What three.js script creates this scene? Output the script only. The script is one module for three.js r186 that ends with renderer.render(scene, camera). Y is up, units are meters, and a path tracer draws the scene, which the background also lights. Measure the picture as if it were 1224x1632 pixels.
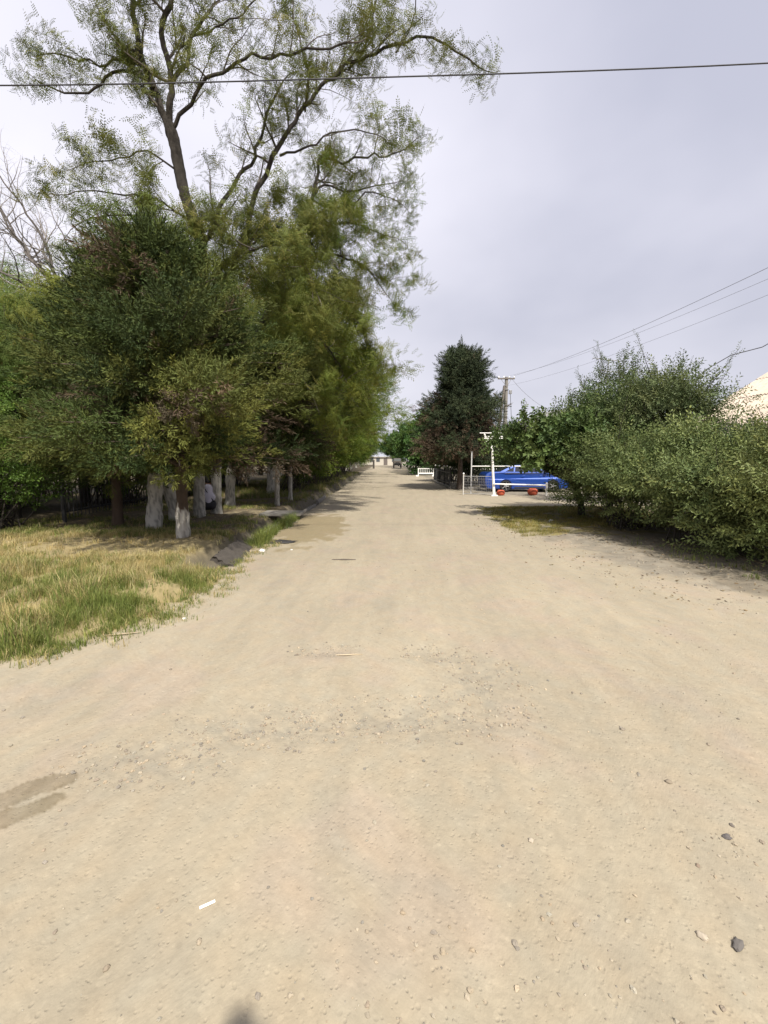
import * as THREE from 'three';
import { mergeGeometries, mergeVertices } from 'three/addons/utils/BufferGeometryUtils.js';
import { RoundedBoxGeometry } from 'three/addons/geometries/RoundedBoxGeometry.js';
import { MarchingCubes } from 'three/addons/objects/MarchingCubes.js';
import { createNoise2D, createNoise3D } from 'simplex-noise';

// ---------------------------------------------------------------- camera, sky, sun, exposure
const scene = new THREE.Scene();
const renderer = new THREE.WebGLRenderer({ antialias: true });
renderer.toneMapping = THREE.LinearToneMapping;
renderer.toneMappingExposure = 1.6;
renderer.shadowMap.enabled = true;

const camera = new THREE.PerspectiveCamera(99.6, 768 / 1024, 0.02, 900);
camera.position.set(0, 1.65, 0);
camera.rotation.set(-0.1197, 0, 0);
scene.add(camera);

const mulberry = (a) => () => { a |= 0; a = (a + 0x6d2b79f5) | 0; let t = Math.imul(a ^ (a >>> 15), 1 | a); t = (t + Math.imul(t ^ (t >>> 7), 61 | t)) ^ t; return ((t ^ (t >>> 14)) >>> 0) / 4294967296; };
const n2 = createNoise2D(mulberry(11)), n3 = createNoise3D(mulberry(12));
const lerp = THREE.MathUtils.lerp, clamp = THREE.MathUtils.clamp, smooth = THREE.MathUtils.smoothstep;
const fbm2 = (x, y, o = 4) => { let s = 0, a = 0.5; for (let i = 0; i < o; i++, a *= 0.5, x = x * 2.03 + 17.1, y = y * 2.03 - 9.7) s += a * n2(x, y); return s; };
const fbm3 = (x, y, z, o = 4) => { let s = 0, a = 0.5; for (let i = 0; i < o; i++, a *= 0.5, x = x * 2.03 + 17.1, y = y * 2.03 - 9.7, z = z * 2.03 + 3.3) s += a * n3(x, y, z); return s; };

const sunDir = new THREE.Vector3(0.43, 1.7, 1.145).normalize();
{ // a thin veil of high cloud over a pale lavender sky
  const W = 1024, H = 512, d = new Float32Array(W * H * 4);
  for (let j = 0; j < H; j++) {
    const up = ((j + 0.5) / H - 0.5) * Math.PI, y = Math.sin(up);
    for (let i = 0; i < W; i++) {
      const a = ((i + 0.5) / W - 0.5) * 2 * Math.PI, x = Math.cos(a) * Math.cos(up), z = Math.sin(a) * Math.cos(up);
      const yy = Math.max(y, 0), k = 1 / (yy + 0.28);
      const veil = clamp(0.62 - 0.62 * x + 0.4 * fbm3(x * 0.9 + 4.2, y * 0.9, z * 0.9 + 1.3, 2) + 0.42 * fbm3(x * k * 0.9, 3.1, z * k * 0.9, 5) , 0, 1);
      const cos = x * sunDir.x + y * sunDir.y + z * sunDir.z, glow = 0.16 * Math.pow(Math.max(0, cos), 6);
      const hz = Math.pow(1 - yy, 3.4), o = (j * W + i) * 4;
      const blue = [0.36, 0.37, 0.45], white = [0.64, 0.63, 0.7], haze = [0.445, 0.45, 0.495];
      for (let c = 0; c < 3; c++) {
        let v = lerp(blue[c], white[c], veil);
        v = lerp(v, haze[c], hz * 0.75) + glow;
        d[o + c] = y < 0 ? [0.2, 0.17, 0.13][c] : v;
      }
      d[o + 3] = 1;
    }
  }
  const t = new THREE.DataTexture(d, W, H, THREE.RGBAFormat, THREE.FloatType);
  t.mapping = THREE.EquirectangularReflectionMapping; t.magFilter = THREE.LinearFilter; t.minFilter = THREE.LinearFilter; t.needsUpdate = true;
  scene.background = t; scene.environment = t;
}
const sun = new THREE.DirectionalLight(new THREE.Color().setRGB(1, 0.94, 0.84), 4.4);
sun.name = 'sun';
sun.position.copy(sunDir).multiplyScalar(80); sun.target.position.set(0, 0, -25);
sun.position.z -= 25;
sun.castShadow = true; sun.shadow.radius = 3; sun.shadow.mapSize.set(4096, 4096);
Object.assign(sun.shadow.camera, { left: -60, right: 60, top: 60, bottom: -60, near: 1, far: 220 });
scene.add(sun, sun.target);

// ---------------------------------------------------------------- helpers
const V = (x, y, z) => new THREE.Vector3(x, y, z);
const UP = V(0, 1, 0);
const C = (r, g, b) => new THREE.Color().setRGB(r, g, b);
const used = {};
const numbered = (name) => { const k = used[name] = (used[name] ?? -1) + 1; return k ? name + '_' + String(k).padStart(3, '0') : name; };
function tag(o, label, category, group, kind) { if (label) o.userData.label = label; if (category) o.userData.category = category; if (group) o.userData.group = group; if (kind) o.userData.kind = kind; return o; }
function thing(name, label, category, [x, y, z], turn = 0, group) { const g = new THREE.Group(); g.name = numbered(name); g.position.set(x, y, z); g.rotation.y = turn; scene.add(g); return tag(g, label, category, group); }
function part(name, geo, mat, parent = scene) { const m = new THREE.Mesh(geo, mat); m.name = parent === scene ? numbered(name) : name; m.castShadow = m.receiveShadow = true; parent.add(m); return m; }
const std = (r, g, b, rough = 0.8, extra = {}) => new THREE.MeshStandardMaterial({ color: C(r, g, b), roughness: rough, ...extra });

class MB { // collects triangles
  constructor() { this.p = []; this.n = []; this.u = []; this.c = []; this.i = []; this.colored = false; }
  tube(pts, rad, seg = 6, col = null, cap = true) {
    const base = this.p.length / 3, N = pts.length; let t = V(0, 0, 0), nrm = null, len = 0;
    for (let k = 0; k < N; k++) {
      t.subVectors(pts[Math.min(k + 1, N - 1)], pts[Math.max(k - 1, 0)]).normalize();
      if (!nrm) { nrm = V(1, 0, 0); if (Math.abs(t.x) > 0.8) nrm.set(0, 0, 1); }
      nrm.addScaledVector(t, -nrm.dot(t)).normalize();
      const b = V(0, 0, 0).crossVectors(t, nrm);
      if (k) len += pts[k].distanceTo(pts[k - 1]);
      const r = rad[k];
      for (let s = 0; s <= seg; s++) {
        const a = s / seg * Math.PI * 2, cx = Math.cos(a), sx = Math.sin(a);
        const nx = nrm.x * cx + b.x * sx, ny = nrm.y * cx + b.y * sx, nz = nrm.z * cx + b.z * sx;
        this.p.push(pts[k].x + nx * r, pts[k].y + ny * r, pts[k].z + nz * r); this.n.push(nx, ny, nz); this.u.push(s / seg * Math.max(0.1, Math.round(rad[0] * 6.28 * 4) / 4), len);
        if (col) { const q = col(pts[k], a, len); this.c.push(q[0], q[1], q[2]); this.colored = true; }
      }
    }
    for (let k = 0; k < N - 1; k++) for (let s = 0; s < seg; s++) { const a = base + k * (seg + 1) + s, b = a + seg + 1; this.i.push(a, a + 1, b, a + 1, b + 1, b); }
    if (cap) for (const k of [0, N - 1]) { const o = base + k * (seg + 1); for (let s = 1; s < seg - 1; s++) k ? this.i.push(o, o + s, o + s + 1) : this.i.push(o, o + s + 1, o + s); }
    return this;
  }
  tri(a, b, c, n = null) {
    const o = this.p.length / 3; n ??= V(0, 0, 0).crossVectors(V(0, 0, 0).subVectors(b, a), V(0, 0, 0).subVectors(c, a)).normalize();
    for (const q of [a, b, c]) { this.p.push(q.x, q.y, q.z); this.n.push(n.x, n.y, n.z); this.u.push(0, 0); }
    this.i.push(o, o + 1, o + 2);
  }
  leaf(base, dir, side, len, wid, fold = 0.25) { // pointed oval leaf of four faces, folded along its rib
    const nrm = V(0, 0, 0).crossVectors(side, dir).normalize(), m = base.clone().addScaledVector(dir, len * 0.45).addScaledVector(nrm, -wid * fold * 0.5), tip = base.clone().addScaledVector(dir, len);
    for (const s of [-1, 1]) {
      const e = base.clone().addScaledVector(dir, len * 0.42).addScaledVector(side, s * wid * 0.5).addScaledVector(nrm, wid * fold);
      s > 0 ? (this.tri(base, e, m), this.tri(m, e, tip)) : (this.tri(base, m, e), this.tri(m, tip, e));
    }
  }
  diamond(base, dir, side, len, wid) {
    const a = base.clone().addScaledVector(dir, len * 0.5).addScaledVector(side, wid * 0.5), b = base.clone().addScaledVector(dir, len * 0.5).addScaledVector(side, -wid * 0.5), t = base.clone().addScaledVector(dir, len);
    this.tri(base, a, t); this.tri(base, t, b);
  }
  geo() {
    const g = new THREE.BufferGeometry();
    g.setAttribute('position', new THREE.Float32BufferAttribute(this.p, 3)); g.setAttribute('normal', new THREE.Float32BufferAttribute(this.n, 3)); g.setAttribute('uv', new THREE.Float32BufferAttribute(this.u, 2));
    if (this.colored) g.setAttribute('color', new THREE.Float32BufferAttribute(this.c, 3));
    g.setIndex(this.i); return g;
  }
}
const bar = (a, b, r, seg = 8, r2 = r) => new MB().tube([V(...a), V(...b)], [r, r2], seg).geo();
const box = (w, h, d, x = 0, y = 0, z = 0, r = 0) => (r ? new RoundedBoxGeometry(w, h, d, 2, r) : new THREE.BoxGeometry(w, h, d)).translate(x, y, z);
const spline = (pts, step = 0.25) => { const c = new THREE.CatmullRomCurve3(pts.map((p) => V(...p)), false, 'centripetal'); return c.getSpacedPoints(Math.max(2, Math.ceil(c.getLength() / step))); };

// textures -------------------------------------------------------
function tex(n, fn, srgb) {
  const d = new Uint8Array(n * n * 4);
  for (let y = 0; y < n; y++) for (let x = 0; x < n; x++) { const v = fn(x / n, y / n, x, y), o = (y * n + x) * 4; d[o] = v[0]; d[o + 1] = v[1]; d[o + 2] = v[2]; d[o + 3] = 255; }
  const t = new THREE.DataTexture(d, n, n); t.wrapS = t.wrapT = THREE.RepeatWrapping; t.magFilter = THREE.LinearFilter; t.minFilter = THREE.LinearMipmapLinearFilter; t.generateMipmaps = true;
  if (srgb) t.colorSpace = THREE.SRGBColorSpace; t.needsUpdate = true; return t;
}
// noise that repeats: sampled on a torus
const tile = (u, v, f, s = 0) => { const a = u * Math.PI * 2, b = v * Math.PI * 2, R = f / 6.2832; return 0.5 * n3(Math.cos(a) * R + s, Math.sin(a) * R + Math.cos(b) * R, Math.sin(b) * R + s * 1.7) + 0.5 * n3(Math.cos(b) * R - s, Math.sin(b) * R + Math.sin(a) * R + 9, Math.cos(a) * R + s); };
function grains(n, count, rmin, rmax, seed) { // a tile of overlapping grains: height 0..1 and tint
  const h = new Float32Array(n * n), tint = new Float32Array(n * n), r = mulberry(seed);
  for (let k = 0; k < count; k++) {
    const cx = r() * n, cy = r() * n, q = r(), rad = rmin + (rmax - rmin) * q * q * q, e = 0.6 + r() * 0.8, ang = r() * 6.28, tn = (r() - 0.5) * 2, hh = 0.4 + 0.6 * r();
    for (let y = Math.floor(cy - rad * 1.5); y <= cy + rad * 1.5; y++) for (let x = Math.floor(cx - rad * 1.5); x <= cx + rad * 1.5; x++) {
      const dx = (x - cx) * Math.cos(ang) + (y - cy) * Math.sin(ang), dy = (-(x - cx) * Math.sin(ang) + (y - cy) * Math.cos(ang)) * e, dd = (dx * dx + dy * dy) / (rad * rad);
      if (dd < 1) { const o = ((y + n) % n) * n + ((x + n) % n), z = (1 - dd) * hh * Math.min(1, rad / rmax * 1.6); if (z > h[o]) { h[o] = z; tint[o] = tn; } }
    }
  }
  return { h, tint };
}
const GR = grains(1024, 3600, 1.2, 7, 5);
const soilMap = tex(1024, (u, v, x, y) => { const o = y * 1024 + x, g = 236 + 4 * tile(u, v, 8) + 7 * tile(u, v, 42, 3) + 4 * tile(u, v, 130, 6) + GR.tint[o] * 11 * (GR.h[o] > 0.03 ? 1 : 0); const w = 3.5 * tile(u, v, 11, 8); return [clamp(g + w, 0, 255), clamp(g, 0, 255), clamp(g - w, 0, 255)]; }, true);
const soilBump = tex(1024, (u, v, x, y) => { const g = clamp(90 + 20 * tile(u, v, 14, 2) + 26 * tile(u, v, 55, 5) + 14 * tile(u, v, 150, 7) + GR.h[y * 1024 + x] * 120, 0, 255); return [g, g, g]; });
soilBump.repeat.set(1.37, 1.37);
const barkBump = tex(512, (u, v) => { const a = tile(u, v * 0.25 + 0.1, 60, 1), b = tile(u, v, 26, 4), g = clamp(128 + 90 * Math.abs(tile(u * 1, v, 36, 2)) * 1.4 - 40 + 40 * a + 30 * b, 0, 255); return [g, g, g]; });
barkBump.repeat.set(3, 1.1);
const plasterBump = tex(512, (u, v) => { const g = clamp(128 + 50 * tile(u, v, 20, 3) + 40 * tile(u, v, 70, 2), 0, 255); return [g, g, g]; });
const streak = tex(512, (u, v) => { const g = clamp(222 + 18 * tile(u, v, 7, 3) + 12 * tile(u, v, 40, 1), 0, 255); return [g, g - 2, g - 5]; }, true);

// materials -------------------------------------------------------
const soil = new THREE.MeshStandardMaterial({ vertexColors: true, map: soilMap, bumpMap: soilBump, bumpScale: 0.006, roughness: 0.97 });
const bark = new THREE.MeshStandardMaterial({ vertexColors: true, bumpMap: barkBump, bumpScale: 0.035, roughness: 0.95 });
const twigMat = new THREE.MeshStandardMaterial({ vertexColors: true, roughness: 0.9 });
const leafMat = (t = 0.35, rough = 0.62) => new THREE.MeshPhysicalMaterial({ color: 0xffffff, roughness: rough, transmission: t, thickness: 0, specularIntensity: 0.35, side: THREE.DoubleSide });
const M = {
  locust: leafMat(0.33, 0.75), cedar: leafMat(0.12, 0.8), broad: leafMat(0.33, 0.55), bush: leafMat(0.3, 0.55), grass: leafMat(0.35, 0.7),
  concrete: std(0.3, 0.285, 0.26, 0.95, { map: streak, bumpMap: plasterBump, bumpScale: 0.01 }),
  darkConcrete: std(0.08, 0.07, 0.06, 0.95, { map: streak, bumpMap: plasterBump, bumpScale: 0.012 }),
  whitePaint: std(0.78, 0.77, 0.74, 0.5), darkMetal: std(0.03, 0.03, 0.032, 0.55), galv: std(0.3, 0.3, 0.3, 0.5, { metalness: 0.4 }),
  cable: std(0.04, 0.04, 0.045, 0.7), wire: std(0.16, 0.16, 0.17, 0.5), oldWood: std(0.16, 0.14, 0.12, 0.95, { bumpMap: barkBump, bumpScale: 0.01 }),
};

// ---------------------------------------------------------------- ground
const curve1 = (pts) => (t) => { if (t >= pts[0][0]) return pts[0][1]; for (let k = 1; k < pts.length; k++) if (t >= pts[k][0]) { const a = pts[k - 1], b = pts[k]; return lerp(b[1], a[1], (t - b[0]) / (a[0] - b[0])); } return pts[pts.length - 1][1]; };
const edgeL0 = curve1([[2, -16], [-1.2, -12], [-2, -7], [-2.8, -4.2], [-3.31, -3.12], [-3.69, -2.6], [-4.38, -2.3], [-5.12, -2.18], [-6.3, -2.3], [-7.4, -2.46], [-8.23, -2.28], [-14.8, -2.42], [-27, -2.65], [-130, -2.7], [-420, -2.7]]);
const edgeR0 = curve1([[2, 12], [-3, 7], [-4.8, 4.1], [-7.2, 3.4], [-10.6, 2.9], [-13, 2.9], [-14.8, 3.2], [-16.3, 7], [-20, 7], [-21.4, 4.3], [-25, 3.7], [-60, 3.7], [-420, 3.7]]);
const edgeL = (z) => edgeL0(z) + 0.13 * fbm2(z * 1.1, 3.3, 3), edgeR = (z) => edgeR0(z) + 0.35 * fbm2(z * 0.6, 8.8, 3);
const ditchX = (z) => -2.86 + 0.05 * Math.sin(z * 0.7);
const hollows = [[0.15, -2.62, 0.75, 0.22, 0.022], [-0.75, -2.5, 0.5, 0.2, 0.015], [0.45, -3.55, 0.28, 0.16, 0.03], [-0.52, -3.6, 0.26, 0.13, 0.025], [0.75, -3.1, 0.3, 0.5, 0.014], [-1.3, -2.2, 0.4, 0.2, 0.01]];
const pit = [-2.66, -5.05];
function height(x, z) {
  let h = 0.03 * fbm2(x * 0.35, z * 0.2, 2) + 0.007 * fbm2(x * 2 + 5, z * 0.3, 3);
  const near = smooth(-z, 0, 1) * (1 - smooth(-z, 14, 24));
  if (near > 0 && x > -7 && x < 8) {
    h += near * (0.003 * fbm2(x * 7, z * 2.2, 3) + 0.003 * fbm2(x * 17, z * 15, 2));
    for (const [hx, hz, rx, rz, d] of hollows) { const q = ((x - hx) / rx) ** 2 + ((z - hz) / rz) ** 2; if (q < 3) h -= d * Math.exp(-q * 1.4) * (1 + 0.5 * fbm2(x * 9, z * 9, 2)); }
  }
  // wheel ruts
  for (const [rx, rd] of [[-0.4, 0.012], [1.15, 0.014]]) { const q = (x - rx - 0.25 * Math.sin(z * 0.13)) / 0.32; if (q * q < 6) h -= rd * Math.exp(-q * q) * smooth(-z, 2.5, 7); }
  const eL = edgeL(z), eR = edgeR(z);
  h += 0.13 * smooth(eL - x, 0, 0.9) * smooth(-z, 2, 6) + 0.05 * fbm2(x * 0.8, z * 0.8 + 40, 3) * smooth(eL - x, 0, 0.8) + 0.03 * fbm2(x * 2.6, z * 2.6 + 9, 2) * smooth(eL - x, 0.1, 0.6);
  h += 0.06 * smooth(x - eR, 0, 1.2) * (1 - smooth(-z, 14, 15.2)) + 0.03 * fbm2(x * 2, z * 2 + 31, 3) * smooth(x - eR, 0, 0.6);
  const dz = smooth(-z, 5.9, 7) * (1 - smooth(-z, 40, 60));
  if (dz > 0) { const q = (x - ditchX(z)) / 0.26; h -= 0.24 * dz * Math.exp(-(q ** 4)); }
  const pq = ((x - pit[0]) / 0.24) ** 2 + ((z - pit[1]) / 0.2) ** 2; if (pq < 4) h -= 0.3 * Math.exp(-(pq ** 2));
  return h;
}
// wet stain: two joined tongues running out of the frame
function stain(x, z) {
  const w = 0.03 * fbm2(x * 7, z * 7 + 3, 3), cap = (ax, az, bx, bz, ra, rb) => { const dx = bx - ax, dz = bz - az, t = clamp(((x - ax) * dx + (z - az) * dz) / (dx * dx + dz * dz), 0, 1); return Math.hypot(x - ax - dx * t, z - az - dz * t) - lerp(ra, rb, t) + w; };
  return Math.min(cap(-1.66, -2.06, -1.8, -1.98, 0.06, 0.085), cap(-1.78, -2, -2.1, -1.76, 0.055, 0.13), cap(-1.585, -1.935, -1.72, -1.83, 0.04, 0.06), cap(-1.72, -1.83, -2.1, -1.62, 0.06, 0.16));
}
function soilColor(x, z, out) {
  const eL = edgeL(z), eR = edgeR(z), L = smooth(eL - x + 0.25 * fbm2(x * 2.2, z * 2.2, 3), 0, 0.3), R = smooth(x - eR + 0.5 * fbm2(x * 1.3, z * 1.3 + 5, 3), 0, 0.55);
  const big = fbm2(x * 0.4, z * 0.3 + 7, 3), mid = fbm2(x * 2.4 + 0.15 * z, z * 0.3, 4), fine = fbm2(x * 8, z * 2.6, 3);
  let k = 1 + 0.07 * big + 0.09 * mid + 0.05 * fine;
  let r = 0.385 * k, g = 0.312 * k, b = 0.218 * k;
  const pink = smooth(fbm2(x * 0.7 + 30, z * 0.7, 3), 0.0, 0.5); r *= 1 + 0.02 * pink; g *= 1 - 0.016 * pink; b *= 1 + 0.015 * pink;
  // stony grey patches where the crust is broken
  let st = 0; for (const [hx, hz, rx, rz] of hollows) st = Math.max(st, Math.exp(-1.1 * (((x - hx) / rx) ** 2 + ((z - hz) / rz) ** 2)));
  st *= smooth(fbm2(x * 5, z * 5, 3), -0.35, 0.3); st = Math.max(st, 0.45 * smooth(fbm2(x * 0.9 + 12, z * 0.5, 4), 0.22, 0.55));
  r = lerp(r, 0.27, st * 0.55); g = lerp(g, 0.232, st * 0.55); b = lerp(b, 0.178, st * 0.55);
  // muddy yellowish seep beside the ditch bridge
  const seep = smooth(1.15 - Math.hypot((x + 1.75) / 0.85, (z + 10.6) / 2.6) + 0.5 * fbm2(x * 1.4, z * 1.1, 4), 0.1, 0.35); r = lerp(r, 0.25, seep * 0.75); g = lerp(g, 0.185, seep * 0.75); b = lerp(b, 0.09, seep * 0.75);
  const s = smooth(-stain(x, z), -0.006, 0.008); const rim = s * (1 - smooth(-stain(x, z), 0.004, 0.022)); const wet = s * (0.3 + 0.14 * fine) + rim * 0.1; r *= 1 - wet; g *= 1 - wet * 1.08; b *= 1 - wet * 1.25;
  if (R > 0) { // trodden verge with litter
    const q = 1 + 0.25 * fbm2(x * 3.1, z * 3.1 + 2, 4) + 0.2 * fbm2(x * 13, z * 13, 2); let vr = 0.27 * q, vg = 0.222 * q, vb = 0.165 * q;
    if (z < -9.2 && z > -15.5) { const m = smooth(fbm2(x * 1.5, z * 1.5, 3), -0.4, 0.1); vr = lerp(vr, 0.25, m); vg = lerp(vg, 0.2, m); vb = lerp(vb, 0.075, m); }
    if (x > 4.4 && z > -15) { vr *= 0.8; vg *= 0.78; vb *= 0.74; }
    r = lerp(r, vr, R); g = lerp(g, vg, R); b = lerp(b, vb, R);
  }
  if (L > 0) {
    const q = 1 + 0.3 * fbm2(x * 2.3, z * 2.3 + 2, 4) + 0.2 * fbm2(x * 11, z * 11, 2); let vr = 0.33 * q, vg = 0.25 * q, vb = 0.12 * q;
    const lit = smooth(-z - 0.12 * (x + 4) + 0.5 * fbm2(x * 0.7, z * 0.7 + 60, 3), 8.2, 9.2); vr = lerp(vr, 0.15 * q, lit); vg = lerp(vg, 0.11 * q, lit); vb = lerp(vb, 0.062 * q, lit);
    const d = Math.exp(-(((x - ditchX(z)) / 0.34) ** 4)) * smooth(-z, 5.5, 7); vr = lerp(vr, 0.16 * q, d); vg = lerp(vg, 0.13 * q, d); vb = lerp(vb, 0.09 * q, d);
    const path = smooth(1.0 - Math.abs((x + 3.4) / 1.9) - Math.abs((z + 12.4) / 0.9) + 0.4 * fbm2(x * 1.7, z * 1.7, 3), 0, 0.35); vr = lerp(vr, 0.27 * q, path); vg = lerp(vg, 0.21 * q, path); vb = lerp(vb, 0.125 * q, path);
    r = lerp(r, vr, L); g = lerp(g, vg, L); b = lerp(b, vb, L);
  }
  out[0] = r * 0.843; out[1] = g * 0.895; out[2] = b * 0.92;
}
{
  const axis = (parts) => { const a = []; for (const [from, to, step] of parts) for (let v = from; v < to - step * 0.5; v += step) a.push(v); return a; };
  const grow = (from, step, f, to) => { const a = []; let v = from, s = step; while (v < to) { a.push(v); s *= f; v += s; } a.push(to); return a; };
  const right = grow(7, 0.2, 1.16, 420);
  const xs = [...grow(9, 0.2, 1.16, 420).map((v) => -v).reverse(), ...axis([[-8.9, -3.2, 0.07], [-3.2, -2.4, 0.03], [-2.4, 2.6, 0.017], [2.6, 6.9, 0.06]]), ...right];
  const zs = [...grow(3, 0.6, 1.3, 80).reverse(), ...axis([[-2.9, -0.9, 0.2]]).map((v) => -v), ...axis([[0.85, 3.3, 0.015], [3.3, 7, 0.03], [7, 14, 0.06], [14, 30, 0.16]]).map((v) => -v), ...grow(30, 0.2, 1.09, 520).map((v) => -v)];
  const nx = xs.length, nz = zs.length, p = new Float32Array(nx * nz * 3), c = new Float32Array(nx * nz * 3), uv = new Float32Array(nx * nz * 2), q = [0, 0, 0];
  for (let j = 0; j < nz; j++) for (let i = 0; i < nx; i++) {
    const o = j * nx + i, x = xs[i], z = zs[j]; p[o * 3] = x; p[o * 3 + 1] = height(x, z); p[o * 3 + 2] = z; soilColor(x, z, q); c.set(q, o * 3); uv[o * 2] = x / 1.9; uv[o * 2 + 1] = -z / 1.9;
  }
  const road = [], verge = [];
  for (let j = 0; j < nz - 1; j++) for (let i = 0; i < nx - 1; i++) {
    const a = j * nx + i, b = a + 1, d = a + nx, e = d + 1, x = (xs[i] + xs[i + 1]) / 2, z = (zs[j] + zs[j + 1]) / 2;
    (x > edgeL(z) && x < edgeR(z) ? road : verge).push(a, d, b, b, d, e);
  }
  const full = new THREE.BufferGeometry(); full.setAttribute('position', new THREE.BufferAttribute(p, 3)); full.setIndex([...Array(0)]);
  full.setIndex(new THREE.BufferAttribute(Uint32Array.from(road.concat(verge)), 1)); full.computeVertexNormals();
  const sheet = (name, label, idx) => {
    const map = new Int32Array(nx * nz).fill(-1), ids = []; const ix = new Uint32Array(idx.length);
    for (let k = 0; k < idx.length; k++) { const v = idx[k]; if (map[v] < 0) { map[v] = ids.length; ids.push(v); } ix[k] = map[v]; }
    const g = new THREE.BufferGeometry(), take = (src, w) => { const a = new Float32Array(ids.length * w); ids.forEach((v, k) => { for (let s = 0; s < w; s++) a[k * w + s] = src[v * w + s]; }); return new THREE.BufferAttribute(a, w); };
    g.setAttribute('position', take(p, 3)); g.setAttribute('normal', take(full.attributes.normal.array, 3)); g.setAttribute('color', take(c, 3)); g.setAttribute('uv', take(uv, 2)); g.setIndex(new THREE.BufferAttribute(ix, 1));
    tag(part(name, g, soil), label, null, null, 'structure');
  };
  sheet('dirt_road', 'pale dusty unpaved road running straight away between the trees', road);
  sheet('ground', 'trodden earth verges and yards on both sides of the road', verge);
}
console.log('ground done');

// ---------------------------------------------------------------- sprigs (leaf-sized geometry, +y is the way they grow)
function locustSprig(seed) { // a twig with feathery compound leaves that hang
  const r = mulberry(seed), m = new MB();
  for (let k = 0; k < 6; k++) {
    const t = k / 5, a = k * 2.4 + r(), base = V(0, t * 0.3, 0), out = V(Math.cos(a), 0.35 + 0.3 * t + (r() - 0.5) * 0.3, Math.sin(a)).normalize(), L = 0.15 + r() * 0.08;
    let p = base.clone(), d = out.clone();
    for (let s = 0; s < 6; s++) {
      d.add(V(0, -0.1, 0)).normalize(); const q = p.clone().addScaledVector(d, L / 6), side = V(0, 0, 0).crossVectors(d, UP).normalize();
      for (const w of [-1, 1]) m.diamond(p, side.clone().multiplyScalar(w).addScaledVector(d, 0.5).add(V(0, -0.35, 0)).normalize(), d, 0.04 + r() * 0.012, 0.016);
      p = q;
    }
    m.diamond(p, d, V(0, 0, 0).crossVectors(d, UP).normalize(), 0.04, 0.015);
  }
  return m.geo();
}
function cedarSprig(seed) { // a plume of short scaly shoots
  const r = mulberry(seed), m = new MB(), side = V(0, 0, 0);
  for (let k = 0; k < 9; k++) {
    const t = k / 8, a = k * 2.4 + r() * 0.6, b = V(0, t * 0.26, 0), d = V(Math.cos(a) * (1 - t * 0.7), 0.75 + t, Math.sin(a) * (1 - t * 0.7)).normalize(), L = 0.13 * (1.15 - t * 0.5);
    side.crossVectors(d, V(r() - 0.5, r() - 0.5, r() - 0.5)).normalize();
    m.diamond(b, d, side.clone(), L, 0.017);
    for (let j = 0; j < 4; j++) {
      const q = b.clone().addScaledVector(d, L * (0.25 + j * 0.2)), e = d.clone().addScaledVector(V(r() - 0.5, r() - 0.5, r() - 0.5), 1.5).normalize();
      side.crossVectors(e, d).normalize(); m.diamond(q, e, side.clone(), 0.05 + r() * 0.035, 0.014);
    }
  }
  return m.geo();
}
function broadSprig(seed, n = 9, len = 0.1, wid = 0.075, twig = 0.3) {
  const r = mulberry(seed), m = new MB();
  for (let k = 0; k < n; k++) {
    const t = (k + 0.5) / n, a = k * 2.4 + r() * 0.8, d = V(Math.cos(a), 0.35 + 0.5 * t + (r() - 0.5) * 0.6, Math.sin(a)).normalize(), L = len * (0.7 + 0.5 * r());
    const side = V(0, 0, 0).crossVectors(d, V(0, 1, 0).addScaledVector(V(r() - 0.5, r() - 0.5, r() - 0.5), 0.9)).normalize();
    m.leaf(V(0, t * twig, 0).addScaledVector(d, 0.02), d, side, L, wid * (0.7 + 0.5 * r()));
  }
  return m.geo();
}
function grassTuft(seed, n, hmin, hmax, w, spread) {
  const r = mulberry(seed), m = new MB();
  for (let k = 0; k < n; k++) {
    const a = r() * 6.28, d = Math.sqrt(r()) * spread, h = lerp(hmin, hmax, r()), lean = 0.15 + r() * 0.55, b = r() * 6.28, p0 = V(Math.cos(a) * d, -0.02, Math.sin(a) * d), dir = V(Math.cos(b), 0, Math.sin(b)), sd = V(-dir.z, 0, dir.x).multiplyScalar(w * (0.6 + r() * 0.7) * 0.5);
    const p1 = p0.clone().addScaledVector(dir, lean * h * 0.3).add(V(0, h * 0.6, 0)), p2 = p0.clone().addScaledVector(dir, lean * h * 0.95).add(V(0, h * (1 - lean * 0.25), 0));
    const A = p0.clone().add(sd), B = p0.clone().sub(sd), Cc = p1.clone().addScaledVector(sd, 0.8), D = p1.clone().addScaledVector(sd, -0.8);
    m.tri(A, B, Cc); m.tri(B, D, Cc); m.tri(Cc, D, p2);
  }
  return m.geo();
}
const SP = {
  locust: [1, 2].map(locustSprig), cedar: [3, 4].map(cedarSprig), broad: [5, 6].map((s) => broadSprig(s)), fig: [15, 16].map((s) => broadSprig(s, 8, 0.13, 0.1, 0.28)), bush: [7, 8].map((s) => broadSprig(s, 18, 0.055, 0.026, 0.32)), oval: [9, 10].map((s) => broadSprig(s, 16, 0.06, 0.03, 0.32)),
};
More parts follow.
